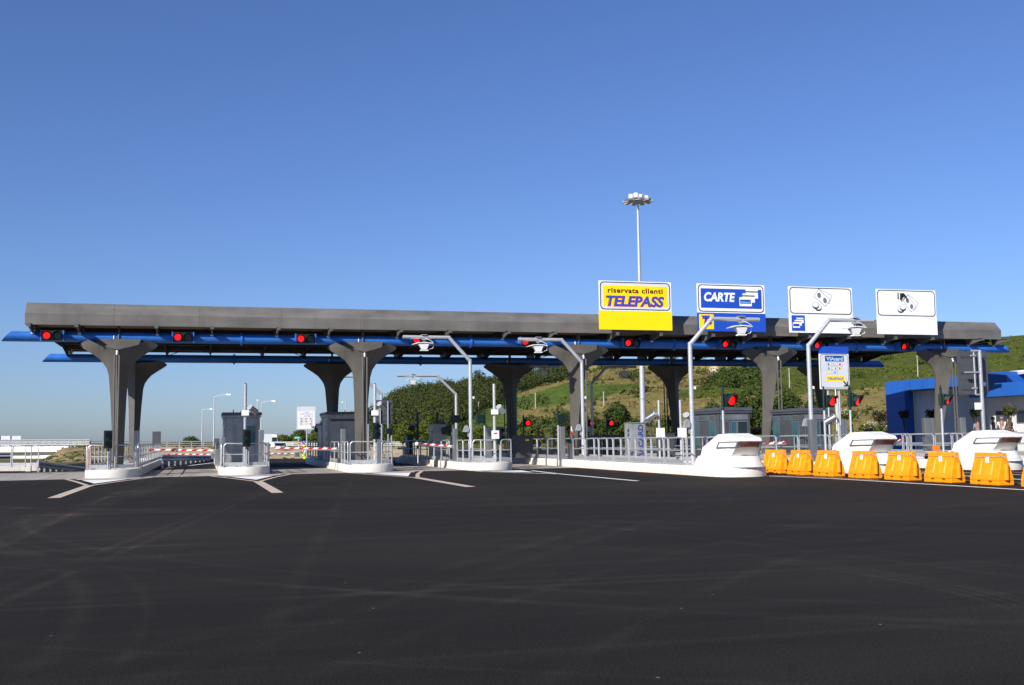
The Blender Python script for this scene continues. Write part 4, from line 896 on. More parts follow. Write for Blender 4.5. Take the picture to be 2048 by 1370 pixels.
def twin(px, X, py, Y, label, side=0, base=.385):
    p = at(px, py, X=X) if Y is None else at(px, py, Y=Y)
    r = thing('twin_signal', label, 'traffic light', (p.x, p.y, base), .1, 'dark twin signals on the railings'); z = p.z-base
    MB().cyl((0, .1, 0), (0, .1, z-.38), .04, 'galvanised', 10).build('post', r, smooth=True)
    MB().box(-.21, .17, -.05, .12, z-.42, z+.42, 'signal_green').cyl((0, 0, z-.42), (0, 0, z-.55), .05, 'signal_green', 8).build('housing', r, bevel=.025)
    for k in (-1, 1):
        MB().cyl((.0, -.05, z+k*.2), (.0, -.07, z+k*.2), .13, 'lens_off', 18).build('lens', r)
        m_ = MB(); n = 12; o = [(.16*math.cos(PI*1.2*i/(n-1)-.3), -.05, z+k*.2+.16*math.sin(PI*1.2*i/(n-1)-.3)) for i in range(n)]; v = o+[(x, -.26, zz) for x, y, zz in o]; v += [(x*.93, y, z+k*.2+(zz-z-k*.2)*.93) for x, y, zz in v]
        m_.add(v, [(i, i+1, n+i+1, n+i) for i in range(n-1)]+[(2*n+i, 3*n+i, 3*n+i+1, 2*n+i+1) for i in range(n-1)]+[(n+i, n+i+1, 3*n+i+1, 3*n+i) for i in range(n-1)], 'black'); m_.build('visor', r)
    return r
twin(217, 0, 879, -2.75, 'dark twin signal in front of the leftmost column')
twin(494, 6, 876, -2.75, 'dark twin signal on the tall post before the left booth')
twin(753, 12.9, 862, -2.3, 'dark twin signal right of the second front column')
twin(1001, 18, 870, -2.2, 'dark twin signal right of the white box on the camera post')
def cam_post(pxt, pyt, X, Y, label, cam_py=None, box_py=None, side=1, r_=.075, base=.385, post='bright_post', cam='steel', box2=None, flip=1):
    p = at(pxt, pyt, Y=Y)
    r = thing('camera_post', label, 'post', (p.x, Y, base), 0, 'straight posts with lamps and boxes'); H = p.z-base
    m_ = MB(); m_.cyl((0, 0, 0), (0, 0, H), r_, post, 12); m_.cyl((0, 0, 0), (0, 0, .04), r_*2, 'galvanised', 12); m_.cyl((0, 0, H), (0, 0, H+.05), r_*.6, 'dark_box', 8)
    m_.build('post', r, smooth=True)
    if box_py:
        z = at(pxt, box_py, Y=Y).z-base; MB().box(-.17, .17, -.15, .02, z-.13, z+.13, 'white_paint').build('junction_box', r, bevel=.01)
    if box2:
        z = at(pxt, box2, Y=Y).z-base; MB().box(-.17, .19, -.17, -.03, z-.22, z+.2, 'white_paint').build('control_box', r)
        if cam == 'white_paint': MB().box(-.07, .08, -.178, -.17, z+.02, z+.09, 'red_paint').build('notice', r)
    if cam_py:
        z = at(pxt, cam_py, Y=Y).z-base; s = side
        m_ = MB(); m_.tube([(0, 0, z-.18), (s*.14, 0, z-.2), (s*.3, 0, z-.12)], .022, post, 6); m_.tube([(0, 0, z+.16), (s*.1, 0, z+.15), (s*.16, 0, z+.02)], .016, post, 6)
        m_.build('lamp_bracket', r)
        m_ = MB(); m_.cyl((s*.22, -.12, z+.10), (s*.52, .16, z-.14), .13, cam, 12, .15); m_.cyl((s*.2, -.14, z+.12), (s*.22, -.12, z+.10), .15, 'galvanised', 12); m_.build('floodlight', r, smooth=True)
    return r
cam_post(491, 768, 6, -2.45, 'tall grey camera post in front of the left booth', 819, 826, post='galvanised')
cam_post(749.5, 768, 12.8, -1.9, 'tall camera post right of the second front column', 812, 826)
cam_post(988, 768, 18, -3.0, 'tall camera post on the island of the first tall gantry', 818, 824, box2=869, cam='white_paint')
cam_post(1317, 800, 24, -11.5, 'straight post with a grey box camera pointing left', 832, None, -1, .05, box2=865)
cam_post(1360, 800, 24, -13.0, 'straight post with a round lamp, just left of the bent gantry', 835, None, 1, .05, box2=865)
cam_post(1301, 822, 26.2, 2, 'dark topped post behind the grey box camera', 846, None, -1, .05, post='dark_box', cam='dark_box')
cam_post(1675, 797, 30, -15.5, 'short post between the signals under the card sign, with grey lamp', 838, None, -1, .045)
cam_post(835, 825, 18, 16, 'dark post with a lamp in front of the olive trees', 853, None, -1, .08, post='dark_box', cam='panel_back')
cam_post(874.5, 825, 18, 14, 'dark post with a lamp above the card machine', 846, None, 1, .08, post='dark_box', cam='panel_back')
# stainless slabs
def slab(pxl, pxr, pyt, Y, label, d=.25, base=.385, m='steel', z0=0):
    a, b = at(pxl, pyt, Y=Y), at(pxr, pyt, Y=Y)
    r = thing('control_cabinet', label, 'cabinet', ((a.x+b.x)/2, Y, base), 0, 'stainless control slabs'); w_ = (b.x-a.x)/2-.02; H = a.z-base
    MB().box(-w_, w_, 0, d, z0, H, m).build('body', r, bevel=.02)
    MB().box(-w_+.04, w_-.04, -.006, .0, .3, H-.08, m).build('door', r)
    MB().cyl((w_-.07, -.02, H*.55), (w_-.07, 0, H*.55), .015, 'dark_box', 8).build('lock', r)
    return r
slab(267, 280, 861, .8, 'brown-grey slab behind the leftmost column')
slab(441, 452, 874, -.3, 'stainless slab at the left corner of the left booth')
slab(517, 528.5, 860, .2, 'stainless slab at the right corner of the left booth')
slab(681, 692.5, 858, 1.0, 'stainless slab left of the second front column')
slab(754, 763, 858, -1.0, 'stainless slab behind the dark twin signal of the second column')
slab(906, 916, 857, .0, 'narrow stainless slab left of the tall white gantry')
slab(972, 984, 855, -1.6, 'stainless slab right of the tall white gantry')
slab(1119.5, 1131, 853, -.2, 'stainless slab left of the raised striped arm', base=0)
slab(1619.5, 1634.5, 839, -14.3, 'stainless slab at the foot of the second right-reaching gantry', base=.2)
slab(1848.5, 1869, 836, -12.2, 'stainless slab before the rightmost front column', base=.1)
slab(1920, 1932, 835, -9.5, 'stainless slab right of the drainpipes of the rightmost column')
slab(1680, 1695, 839, -6, 'grey machine with a small square window behind the card sign posts')
# ------------------------------------------------------------------ barrier arms
def arm(px0, py0, px1, py1, X, label, up=False, ball=False, seg=12, base=.385):
    """from the pivot (px0) to the tip (px1); both seen in the vertical plane Y through the pivot"""
    P = at(px0, py0, X=X) if not isinstance(X, tuple) else at(px0, py0, Y=X[0]); T = at(px1, py1, Y=P.y)
    r = thing('barrier_gate', label, 'barrier', (P.x, P.y, base), 0, 'red and white barrier arms'); v = T-P; L_ = v.length; d = v.normalized()
    z = P.z-base
    MB().box(-.16, .16, -.16, .2, 0, z+.08, 'steel').build('pivot_box', r, bevel=.02)
    m_ = MB(); n = max(4, int(L_/.26)); u = Vector((-d.z, 0, d.x))*.042; sk = Vector((d.x, 0, d.z))*.05
    m_.cyl((0, -.1, z-.075), (d.x*L_, -.1, z-.075+d.z*L_), .03, 'galvanised', 8)
    for i in range(n):
        a = Vector((0, -.13, z))+d*(.25+(L_-.25)*i/n); b = Vector((0, -.13, z))+d*(.25+(L_-.25)*(i+1)/n); mt = 'red_paint' if i % 2 else 'white_paint'
        q = [a-u-sk, b-u-sk, b+u+sk, a+u+sk]; m_.add([tuple(p) for p in q]+[(p.x, p.y+.05, p.z) for p in q], [(0, 1, 2, 3), (7, 6, 5, 4), (0, 4, 5, 1), (3, 2, 6, 7), (1, 5, 6, 2), (0, 3, 7, 4)], mt)
    m_.build('arm', r)
    if not up:
        for k in (.25, .6, .92): c = Vector((0, -.1, z))+d*L_*k; MB().cyl((c.x, c.y, c.z+.05), (c.x, c.y, c.z+.10), .035, 'red_cap', 8).cyl((c.x, c.y, c.z+.04), (c.x, c.y, c.z+.06), .05, 'white_paint', 8).build('warning_lamp', r)
    if ball: MB().ball((d.x*(L_+.05), -.1, z-.02+d.z*L_), .11, 'white_paint', 12, 8).cyl((d.x*L_, -.1, z-.1), (d.x*L_, -.1, z-.85), .02, 'white_paint', 6).build('end_ball', r, smooth=True)
    if up: MB().cyl((d.x*L_, -.1, z+L_-.02), (d.x*L_, -.1, z+L_+.14), .11, 'white_paint', 12).build('end_cap', r, smooth=True)
    MB().tube([(.0, -.15, z), (.18, -.2, z-.05), (.2, -.2, z-.3), (.12, -.1, z-.5)], .012, 'orange_glass', 5).build('cable', r)
    return r
arm(436, 901, 299, 899, (1.2,), 'red and white barrier arm right of the leftmost column')
arm(427, 909, 335, 908, (24,), 'smaller far barrier arm below the near one, before the sand bank')
arm(682, 897, 550, 896, (1.6,), 'barrier arm between the left booth and the second column')
arm(594, 907, 534, 907, (26,), 'small far barrier arm crossing in front of the white cars')
arm(911, 893, 835, 887, (.5,), 'barrier arm with a white ball at its tip', ball=True)
arm(1142, 889, 1142.5, 812, (.6,), 'raised upright barrier arm before the middle front column', up=True)
arm(1510, 888, 1570, 885, (-9.5,), 'barrier arm sticking out right of the first white bumper')
arm(1770, 886, 1800, 881, (-9.5,), 'short visible end of a barrier arm right of the middle bumper')
arm(812, 896, 795, 896, (22,), 'tiny far barrier arm seen through the rear railings')
# ------------------------------------------------------------------ toll booths
def booth(x0, x1, y0, y1, z0, z1, label, style=0):
    cx, cy = (x0+x1)/2, (y0+y1)/2; r = thing('toll_booth', label, 'booth', (cx, cy, z0), 0, 'toll booths'); a, b, c, d, H = x0-cx, x1-cx, y0-cy, y1-cy, z1-z0
    w_ = MB(); t = .05; BS = 'booth_dark' if style == 2 else 'booth_steel'
    w_.box(a, b, c, d, 0, H-.28, BS)
    for x in (a, b):
        for y in (c, d): w_.box(x-.04, x+.04, y-.04, y+.04, 0, H-.1, BS)
    w_.build('wall', r, bevel=.01)
    MB().box(a-.1, b+.1, c-.12, d+.12, H-.28, H-.16, BS).box(a-.14, b+.14, c-.16, d+.16, H-.16, H, 'roof_slate').cyl((0, 0, H), (0, 0, H+.16), .03, 'dark_box', 6).cyl((a+.5, 0, H), (a+.5, 0, H+.2), .03, 'dark_box', 6).build('roof', r, bevel=.01)
    def win(axis, u0, u1, v0, v1, pos, mt='glass', curt=False):
        f = MB(); s = -1
        if axis == 'y': f.box(u0-.04, u1+.04, pos-.03, pos, v0-.04, v1+.04, 'steel')
        else: f.box(pos-.03, pos, u0-.04, u1+.04, v0-.04, v1+.04, 'steel')
        f = f.build('window', r)
        g = MB()
        if axis == 'y': g.box(u0, u1, pos-.038, pos-.032, v0, v1, mt)
        else: g.box(pos-.038, pos-.032, u0, u1, v0, v1, mt)
        g.build('pane', f)
    W = b-a; L_ = d-c
    if style == 0:
        win('y', a+W*.56, b-.18, 1.0, H-.75, c); win('y', a+.1, a+W*.48, H-.6, H-.38, c, 'steel'); win('y', a+W*.52, b-.1, H-.6, H-.38, c, 'steel'); win('x', c+.6, c+1.8, 1.0, H-.75, a); win('x', c+2.3, d-.4, 1.0, H-.75, a)
        MB().box(a+.06, a+W*.5, c-.012, c, .1, H-.72, 'booth_steel').build('door', r)
        MB().box(a+.18, a+.36, c-.02, c-.012, H-1.0, H-.88, 'sign_grey').box(a+.2, a+.34, c-.022, c-.02, H-.98, H-.9, 'sign_blue').build('notice', r)
    elif style == 1:
        MB().box(a+.08, b-.6, c-.012, c, .1, H-.72, 'booth_steel').build('door', r); win('y', b-.5, b-.12, 1.0, H-.7, c, 'glass_dark')
        win('y', a+.15, a+W*.7, H-.56, H-.42, c, 'dark_box')
        MB().box(a+.22, a+.4, c-.02, c-.012, H-1.0, H-.88, 'sign_grey').box(a+.24, a+.38, c-.022, c-.02, H-.98, H-.9, 'sign_blue').build('notice', r)
        for z_a, z_b in ((1.75, H-.45), (.15, .9)): MB().box(a-.012, a, c+.3, c+1.2, z_a, z_b, 'blue_door').build('blue_panel', r)
        MB().cyl((a-.02, c+.7, 1.3), (a, c+.7, 1.3), .1, 'black', 12).build('vent', r)
    else:
        n = 4
        win('y', a+.12, a+W*.32, .25, H-.7, c, 'dark_box'); win('y', a+W*.40, a+W*.56, .5, H-.72, c); win('y', a+W*.62, b-.12, .5, H-.72, c, 'glass_dark')
        win('y', a+.1, b-.1, H-.58, H-.36, c, 'steel')
        for k, (u, v, q) in enumerate(((0, .2, 'glass'), (.24, .44, 0), (.46, .62, 0), (.66, .86, 'glass'))):
            if q: win('x', c+L_*(1-v), c+L_*(1-u)-.05, .7, H-.72, a, q)
            win('x', c+L_*(1-v)+.04, c+L_*(1-u)-.08, H-.6, H-.4, a, 'panel_back' if k % 2 else 'glass')
    return r
def bx2(pl, pr, Y): return at(pl, 870, Y=Y).x, at(pr, 870, Y=Y).x
x0, x1 = bx2(449, 518, 5); booth(x0, x1, 5, 8.5, .385, 3.2, 'left grey toll booth with a teal window, behind the tall camera post', 0)
x0, x1 = bx2(656, 738, 8.3); booth(x0, x1, 8.3, 11.6, .385, 3.28, 'grey toll booth with blue side panels behind the second column', 1)
p = at(1437, 822, X=29.15); x1 = at(1497, 822, Y=p.y).x; booth(29.15, x1, p.y, at(1387, 828, X=29.15).y, .385, 2.98, 'glazed dark toll booth behind the first lit red signal', 2)
p = at(1605, 822, X=35.15); x1 = at(1660, 822, Y=p.y).x; booth(35.15, x1, p.y, at(1546, 826, X=35.15).y, .385, 2.98, 'glazed dark toll booth behind the bent pole and card sign posts', 2)
booth(11.4, 12.8, 13.5, 16.5, .385, 2.7, 'low dark kiosk mostly hidden behind the booth with blue panels', 1)
def machine(pxl, pxr, pyt, Y, label, m='booth_steel', d=1.2, base=.385, extra=None):
    a, b = at(pxl, pyt, Y=Y), at(pxr, pyt, Y=Y)
    r = thing('ticket_machine', label, 'ticket machine', ((a.x+b.x)/2, Y, base), 0, 'grey lane machines'); w_ = (b.x-a.x)/2; H = a.z-base
    MB().box(-w_, w_, 0, d, 0, H, m).box(-w_-.03, w_+.03, -.04, d+.03, H, H+.05, m).build('cabinet', r, bevel=.02)
    MB().box(-w_+.08, w_-.08, -.012, 0, .15, H-.12, m).build('door', r)
    for i, z in enumerate((.55, .68, .8)): MB().box(-w_-.012, -w_, .12, .36, H*z-.08, H*z+.08, 'dark_box' if i != 1 else 'blue_door').build('slot_panel', r)
    if extra == 'sticker': MB().box(w_-.26, w_-.1, -.02, -.012, H-.22, H-.1, 'sign_grey').box(w_-.24, w_-.12, -.022, -.02, H-.2, H-.12, 'sign_blue').build('notice', r)
    if extra == 'yellow': MB().box(.0, .2, -.02, -.012, H-.3, H-.2, 'sign_yellow').build('notice', r)
    return r, w_, H
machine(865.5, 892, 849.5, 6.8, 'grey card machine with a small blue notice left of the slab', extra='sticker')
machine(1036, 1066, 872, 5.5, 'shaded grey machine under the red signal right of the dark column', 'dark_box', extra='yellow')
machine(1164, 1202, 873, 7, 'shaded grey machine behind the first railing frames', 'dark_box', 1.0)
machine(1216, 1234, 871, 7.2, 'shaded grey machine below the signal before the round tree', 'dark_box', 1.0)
r, w_, H = machine(1260, 1291, 847, -3.0, 'grey machine with blue vertical card lettering', 'booth_steel', .8)
t = text('VIACARD', 'navy', r, 0, 0, 0, .28, 1.9, bold=.03); t.rotation_euler = (0, -PI/2, 0); t.location = (w_*.62, -.02, H-1.96)
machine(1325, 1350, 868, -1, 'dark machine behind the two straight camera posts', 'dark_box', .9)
machine(1860, 1872, 905, -14.5, 'beige machine base with an orange reflector by the right slab', 'concrete', .4, .05)
MB_o = MB(); p = at(1873, 897, Y=-14.3); MB_o.box(-.16, .16, 0, .06, -.12, .12, 'orange').cyl((0, .08, -.12), (0, .08, -p.z+.4), .02, 'galvanised', 6); o = MB_o.build('reflector'); o.location = p; tag(o, 'small orange square reflector left of the last bumper', 'reflector')
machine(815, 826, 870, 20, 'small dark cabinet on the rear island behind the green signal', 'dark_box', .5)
for px, lb in ((1079, 'yellow-marked dark post right of the shaded machine'), (1156-46, 'yellow-marked dark post behind the middle railing')):
    p = at(px, 855, Y=6); r = thing('marker_post', lb, 'post', (p.x, 6, .385), 0, 'posts with yellow marks'); H = p.z-.385
    MB().box(-.1, .1, 0, .12, 0, H, 'dark_box').build('post', r)
    for z in (.4, .6, .8, .95): MB().box(.02, .1, -.01, 0, H*z-.12, H*z-.02, 'sign_yellow').build('mark', r)
# ------------------------------------------------------------------ small lane signs on posts
def icon(mb, x, z, w_, h_, cols, y):
    flat(mb, [(x-.012, z-.012), (x+w_+.012, z-.012), (x+w_+.012, z+h_+.012), (x-.012, z+h_+.012)], y, 'grey_ink', .001); flat(mb, [(x, z), (x+w_, z), (x+w_, z+h_), (x, z+h_)], y-.0012, 'sign_white', .001)
    n = len(cols); e = w_*.24
    for i, c in enumerate(cols): flat(mb, [(x+e+(w_-2*e)*i/n, z+h_*.18), (x+e+(w_-2*e)*(i+1)/n, z+h_*.18), (x+e+(w_-2*e)*(i+1)/n, z+h_*.82), (x+e+(w_-2*e)*i/n, z+h_*.82)], y-.0024, c, .001)
def arrow(mb, x, z, s, y, ):
    u = .7071
    def rect(x0, z0, x1, z1, t):
        d = Vector((x1-x0, z1-z0)).normalized(); n = Vector((-d.y, d.x))*t; flat(mb, [(x0-n.x, z0-n.y), (x1-n.x, z1-n.y), (x1+n.x, z1+n.y), (x0+n.x, z0+n.y)], y, 'black', .001)
    rect(x-s, z+s, x, z, .16*s); rect(x-.95*s, z+.0, x+.12*s, z, .15*s); mb_y = y; rect(x, z+.95*s, x, z-.12*s, .15*s)
def card_sign():
    Y = -13.4; a = at(1640, 707, Y=Y); b = at(1700.5, 778, Y=Y); W = (b.x-a.x); z1 = at(1668, 708, Y=Y).z; z0 = at(1670, 778, Y=Y).z; z2 = at(1668, 693, Y=Y).z; cx = (at(1638, 740, Y=Y).x+at(1700, 740, Y=Y).x)/2
    hw = (at(1700, 740, Y=Y).x-at(1639, 740, Y=Y).x)/2; r = thing('payment_sign', 'blue-topped card payment sign with yellow TELEPASS band and arrow', 'sign', (cx, Y, .385), .06); o = .385; z0 -= o; z1 -= o; z2 -= o; H = z1-z0
    MB().box(-hw, hw, 0, .05, z0, z1, 'sign_white').build('board', r); MB().box(-hw, hw, -.004, .05, z1+.005, z2, 'sign_blue').build('header', r)
    m_ = MB(); flat(m_, rrect(-hw+.03, hw-.03, z0+.03, z1-.02, .12), -.001, 'black', .001); flat(m_, rrect(-hw+.055, hw-.055, z0+.055, z1-.045, .10), -.0025, 'sign_grey', .001); m_.build('border', r)
    m_ = MB(); flat(m_, [(-hw*.62, z1-H*.215), (hw*.66, z1-H*.215), (hw*.66, z1-H*.05), (-hw*.62, z1-H*.05)], -.004, 'navy', .001); m_.build('card_logo', r)
    text('VIAcard', 'sign_white', r, hw*.02, z1-H*.185, -.0062, H*.105, hw*1.12, bold=.045, align='CENTER'); text('VIAcard', 'sky_blue', r, hw*.02, z1-H*.183, -.0072, H*.10, hw*1.08, bold=.015, align='CENTER')
    m_ = MB(); cols = [['signal_green', 'sky_blue'], ['navy', 'sign_white', 'orange'], ['navy', 'red_paint', 'orange'], ['sign_blue', 'sky_blue'], ['sign_white', 'navy'], ['black', 'sign_yellow'], ['sign_yellow', 'sign_yellow'], ['sign_blue', 'sky_blue', 'red_paint']]
    for i, c in enumerate(cols): icon(m_, -hw*.52+(i % 3)*hw*.38, z1-H*(.33+.115*(i//3)), hw*.3, H*.07, c, -.004)
    m_.build('card_symbols', r)
    m_ = MB(); flat(m_, rrect(-hw*.60, hw*.68, z0+H*.22, z0+H*.37, .02, 3), -.004, 'sign_yellow', .001); m_.build('yellow_band', r)
    text('TELEPASS', 'letter_blue', r, hw*.04, z0+H*.262, -.0062, H*.068, hw*1.1, shear=.2, bold=.03, align='CENTER')
    m_ = MB(); arrow(m_, hw*.84, z0+H*.09, hw*.27, -.004); m_.build('arrow', r)
    m_ = MB()
    for x in (-hw*.42, hw*.34): m_.cyl((x, .10, 0), (x, .10, z1), .04, 'bright_post', 10)
    for z in (z0+.2, z1-.2): m_.box(-hw*.8, hw*.8, .05, .09, z, z+.05, 'galvanised')
    m_.build('support', r, smooth=True)
    m_ = MB(); m_.cyl((.02, .02, z0-1.9), (.02, .02, z0-.02), .022, 'red_paint', 8); m_.cyl((.0, .0, z0-1.9), (.0, .0, z0-.02), .022, 'white_paint', 8); m_.build('conduit', r)
card_sign()
def cash_sign():
    Y = 26.0; x0 = at(594, 840, Y=Y).x; x1 = at(631, 840, Y=Y).x; hw = (x1-x0)/2; cx = (x0+x1)/2; z1 = at(612, 820, Y=Y).z; z0 = at(612, 859, Y=Y).z; z2 = at(612, 813, Y=Y).z; z0 -= .385; z1 -= .385; z2 -= .385; H = z1-z0
    r = thing('payment_sign', 'white self-service cash sign with card symbols on one post', 'sign', (cx, Y, .385), 0)
    MB().box(-hw, hw, 0, .05, z0, z1, 'sign_white').build('board', r, bevel=.01); MB().box(-hw, hw, .0, .09, z1+.005, z2, 'sign_grey').build('header', r)
    m_ = MB(); flat(m_, rrect(-hw+.03, hw-.03, z0+.03, z1-.02, .12), -.001, 'grey_ink', .001); flat(m_, rrect(-hw+.045, hw-.045, z0+.045, z1-.035, .11), -.0025, 'sign_white', .001); m_.build('border', r)
    m_ = MB(); flat(m_, [(-hw*.68, z1-H*.37), (hw*.68, z1-H*.37), (hw*.68, z1-H*.06), (-hw*.68, z1-H*.06)], -.004, 'grey_ink', .0006); flat(m_, [(-hw*.66, z1-H*.365), (hw*.66, z1-H*.365), (hw*.66, z1-H*.065), (-hw*.66, z1-H*.065)], -.0048, 'sign_white', .0006)
    cols = [['navy', 'sky_blue'], ['signal_green', 'sky_blue'], ['navy', 'orange'], ['navy', 'red_paint'], ['sign_blue', 'sky_blue'], ['sign_white', 'black'], ['black', 'sign_yellow'], ['sign_yellow', 'sign_yellow'], ['sign_blue', 'red_paint']]
    for i, c in enumerate(cols): icon(m_, -hw*.68+(i % 3)*hw*.5, z1-H*(.50+.13*(i//3)), hw*.36, H*.09, c, -.004)
    m_.build('card_symbols', r)
    text('CASSA', 'letter_blue', r, 0, z1-H*.15, -.0062, H*.055, hw*.6, bold=.01, align='CENTER'); text('SELF-SERVICE', 'letter_blue', r, 0, z1-H*.235, -.0062, H*.055, hw*1.15, bold=.01, align='CENTER'); text('con resto', 'grey_ink', r, hw*.1, z1-H*.33, -.0062, H*.06, hw*.75, bold=.02, align='CENTER')
    m_ = MB(); arrow(m_, hw*.78, z0+H*.08, hw*.26, -.004); m_.build('arrow', r)
    MB().cyl((.05, .08, 0), (.05, .08, z1), .05, 'bright_post', 10).build('post', r, smooth=True)
cash_sign()
def plate_sign(pxl, pxr, pyt, pyb, Y, label, m='panel_back', posts=(.5,), base=0, back=False, name='sign_panel', cat='sign', rails=0, postm='galvanised', D=None):
    x0, x1 = at(pxl, pyt, Y=Y).x, at(pxr, pyt, Y=Y).x; z1, z0 = at(pxl, pyt, Y=Y).z-base, at(pxl, pyb, Y=Y).z-base; hw = (x1-x0)/2
    r = thing(name, label, cat, ((x0+x1)/2, Y, base)); MB().box(-hw, hw, 0, .06, z0, z1, m).build('board', r)
    for k in posts: x = -hw+2*hw*k; MB().cyl((x, -.08 if rails else .1, 0), (x, -.08 if rails else .1, z1-.1), .06 if Y < 60 else .09, postm, 10).build('post', r, smooth=True)
    for k in range(rails): z = z0+(z1-z0)*(k+.5)/rails; MB().box(-hw, hw, -.04, 0, z-.06, z+.06, 'dark_box').build('rail', r)
    return r, hw, z0, z1
plate_sign(752, 785, 800, 848, 30, 'large dark sign seen from behind beside the second column', posts=(.25, .72), rails=4)
plate_sign(305, 322, 863, 900, 26, 'dark grey cabinet-like panel held by two slanting struts', posts=(.2, .8), rails=0)
plate_sign(428.5, 439, 877, 893, 27, 'small dark panel at the left edge of the left booth', posts=(.5,))
plate_sign(528.5, 544, 868, 886, 45, 'pale sign seen from behind right of the left booth', 'sign_grey', posts=(.5,))
r, hw, z0, z1 = plate_sign(587, 602, 873, 878, 60, 'small green ROMA direction sign', 'sign_green', posts=(.7,)); text('ROMA', 'sign_white', r, 0, z0+(z1-z0)*.25, -.01, (z1-z0)*.55, hw*1.3, bold=.03, align='CENTER')
def disc(px, py, rp, Y, label, kind):
    c = at(px, py, Y=Y); rr = rp/FPX*(c-CAM).dot(Fv); r = thing('road_sign', label, 'road sign', (c.x, Y, 0)); z = c.z
    MB().cyl((0, .03, z), (0, 0, z), rr, 'sign_blue' if kind == 'blue' else 'red_paint', 24).build('disc', r); MB().cyl((0, .07, 0), (0, .07, z), .04, 'galvanised', 8).build('post', r)
    m_ = MB()
    if kind == 'noentry': m_.box(-rr*.7, rr*.7, -.006, 0, z-rr*.16, z+rr*.16, 'sign_white')
    elif kind == 'blue': m_.prism(quadrot(0, z, rr*.25, rr*1.1, .7), 'y', -.006, 0, 'sign_white')
    else: m_.cyl((0, -.006, z), (0, 0, z), rr*.68, 'sign_white', 20); m_.box(-rr*.3, rr*.3, -.01, -.006, z-rr*.1, z+rr*.1, 'black')
    m_.build('symbol', r)
disc(599, 885, 3.2, 50, 'small red no-entry disc under the green direction sign', 'noentry'); disc(608, 884.5, 3.6, 49, 'small blue arrow disc under the white cash sign', 'blue'); disc(737.5, 875, 3.4, 40, 'small round red-rimmed sign beside the second front column', 'limit')
# tall dark sign seen from behind at the right with its galvanised cranked post
def right_sign():
    Y = -3; a = at(1914, 702, Y=Y); b = at(1973, 704, Y=Y); z1 = a.z; z0 = at(1944, 789, Y=Y).z; hw = (b.x-a.x)/2; cx = (a.x+b.x)/2
    r = thing('sign_panel', 'large dark sign seen from behind above the blue building', 'sign', (cx, Y, 0), 0)
    MB().box(-hw, hw, 0, .06, z0, z1, 'panel_back').box(hw*.66, hw*.82, -.012, 0, z0+.5, z0+.75, 'sign_grey').build('board', r)
    for k in (.12, .5, .87): z = z0+(z1-z0)*k; MB().box(-hw*.8, hw*.95, -.03, 0, z-.05, z+.05, 'dark_box').build('rail', r)
    p1 = at(1959, 704, Y=Y-.5); p0 = at(1968, 856, Y=Y-.5)
    MB().cyl((p1.x-cx, -.5, .0), (p1.x-cx, -.5, 1.1), .17, 'galvanised', 12, .12).cyl((p1.x-cx, -.5, 1.1), (p1.x-cx, -.5, z1), .11, 'galvanised', 12).build('post', r, smooth=True)
    x = p1.x-cx; m_ = MB(); x2 = x-.42
    m_.box(x2-.15, x, -.56, -.44, z1-.06, z1+.04, 'galvanised'); m_.cyl((x2, -.5, z0-.02), (x2, -.5, z1-.05), .05, 'galvanised', 10); m_.box(x2, x, -.54, -.46, z0-.06, z0+.02, 'galvanised')
    zc = (z0+z1)/2
    for z, l in ((z1-.3, -.2), (zc, -.65), (z0+.35, -.2)): m_.box(x2+l, x2+(.3 if z == zc else .1), -.58, -.42, z-.04, z+.04, 'galvanised')
    m_.build('frame', r)
    MB().box(x-.5, x-.14, -.62, -.45, z0-.9, z0-.5, 'white_paint').build('junction_box', r)
right_sign()
# cables at the right
m_ = MB()
for k in (0, 1): m_.tube([(44, 14, 7.0-.3*k), (46, 7, 7.05-.25*k), (48, 0, 6.75-.05*k)], .02, 'cable', 5)
tag(m_.build('cable'), 'two black cables between the front and rear tubes at the right end', 'cable')
# ------------------------------------------------------------------ high mast, street lamps
p = at(1287, 872, D=124); r = thing('light_mast', 'very tall floodlight mast with a ring of lamps behind the yellow sign', 'light mast', (p.x, p.y, 0)); H = at(1278, 392, D=124).z
MB().cyl((0, 0, 0), (0, 0, H), .36, 'bright_post', 16, .13).cyl((0, 0, H*.2), (0, 0, H*.2+.1), .37, 'galvanised', 16).build('mast', r, smooth=True)
m_ = MB(); m_.cyl((0, 0, H-.3), (0, 0, H+.1), .5, 'galvanised', 14); m_.tube([(1.1*math.cos(2*PI*i/16), 1.1*math.sin(2*PI*i/16), H+.1) for i in range(16)], .05, 'galvanised', 6, closed=True); m_.box(-.9, .9, -.04, .04, H+.05, H+.12, 'galvanised'); m_.box(-.04, .04, -.9, .9, H+.05, H+.12, 'galvanised'); m_.build('ring', r)
for i in range(10):
    a = 2*PI*i/10+.2; c, s = math.cos(a), math.sin(a); m_ = MB()
    def q(u, v, z): return (c*u-s*v, s*u+c*v, H+z)
    m_.add([q(.85, -.3, .28), q(.85, .3, .28), q(1.9, .26, -.02), q(1.9, -.26, -.02), q(.9, -.28, .02), q(.9, .28, .02), q(1.75, .22, -.22), q(1.75, -.22, -.22)], [(0, 1, 2, 3), (7, 6, 5, 4), (0, 4, 5, 1), (1, 5, 6, 2), (2, 6, 7, 3), (3, 7, 4, 0)], 'galvanised'); m_.build('floodlight', r)
m_ = MB()
for dx, dz in ((-.9, .55), (-.25, .75), (.3, .6), (1.1, .5)): m_.box(dx-.18, dx+.18, -.2, .2, H+.2, H+dz+.2, 'white_paint')
m_.box(-.8, .8, -.15, .15, H+.35, H+.45, 'galvanised'); m_.prism([(-.1, H+.5), (.8, H+1.0), (.8, H+.6)], 'y', -.1, .1, 'galvanised'); m_.build('winch_gear', r)
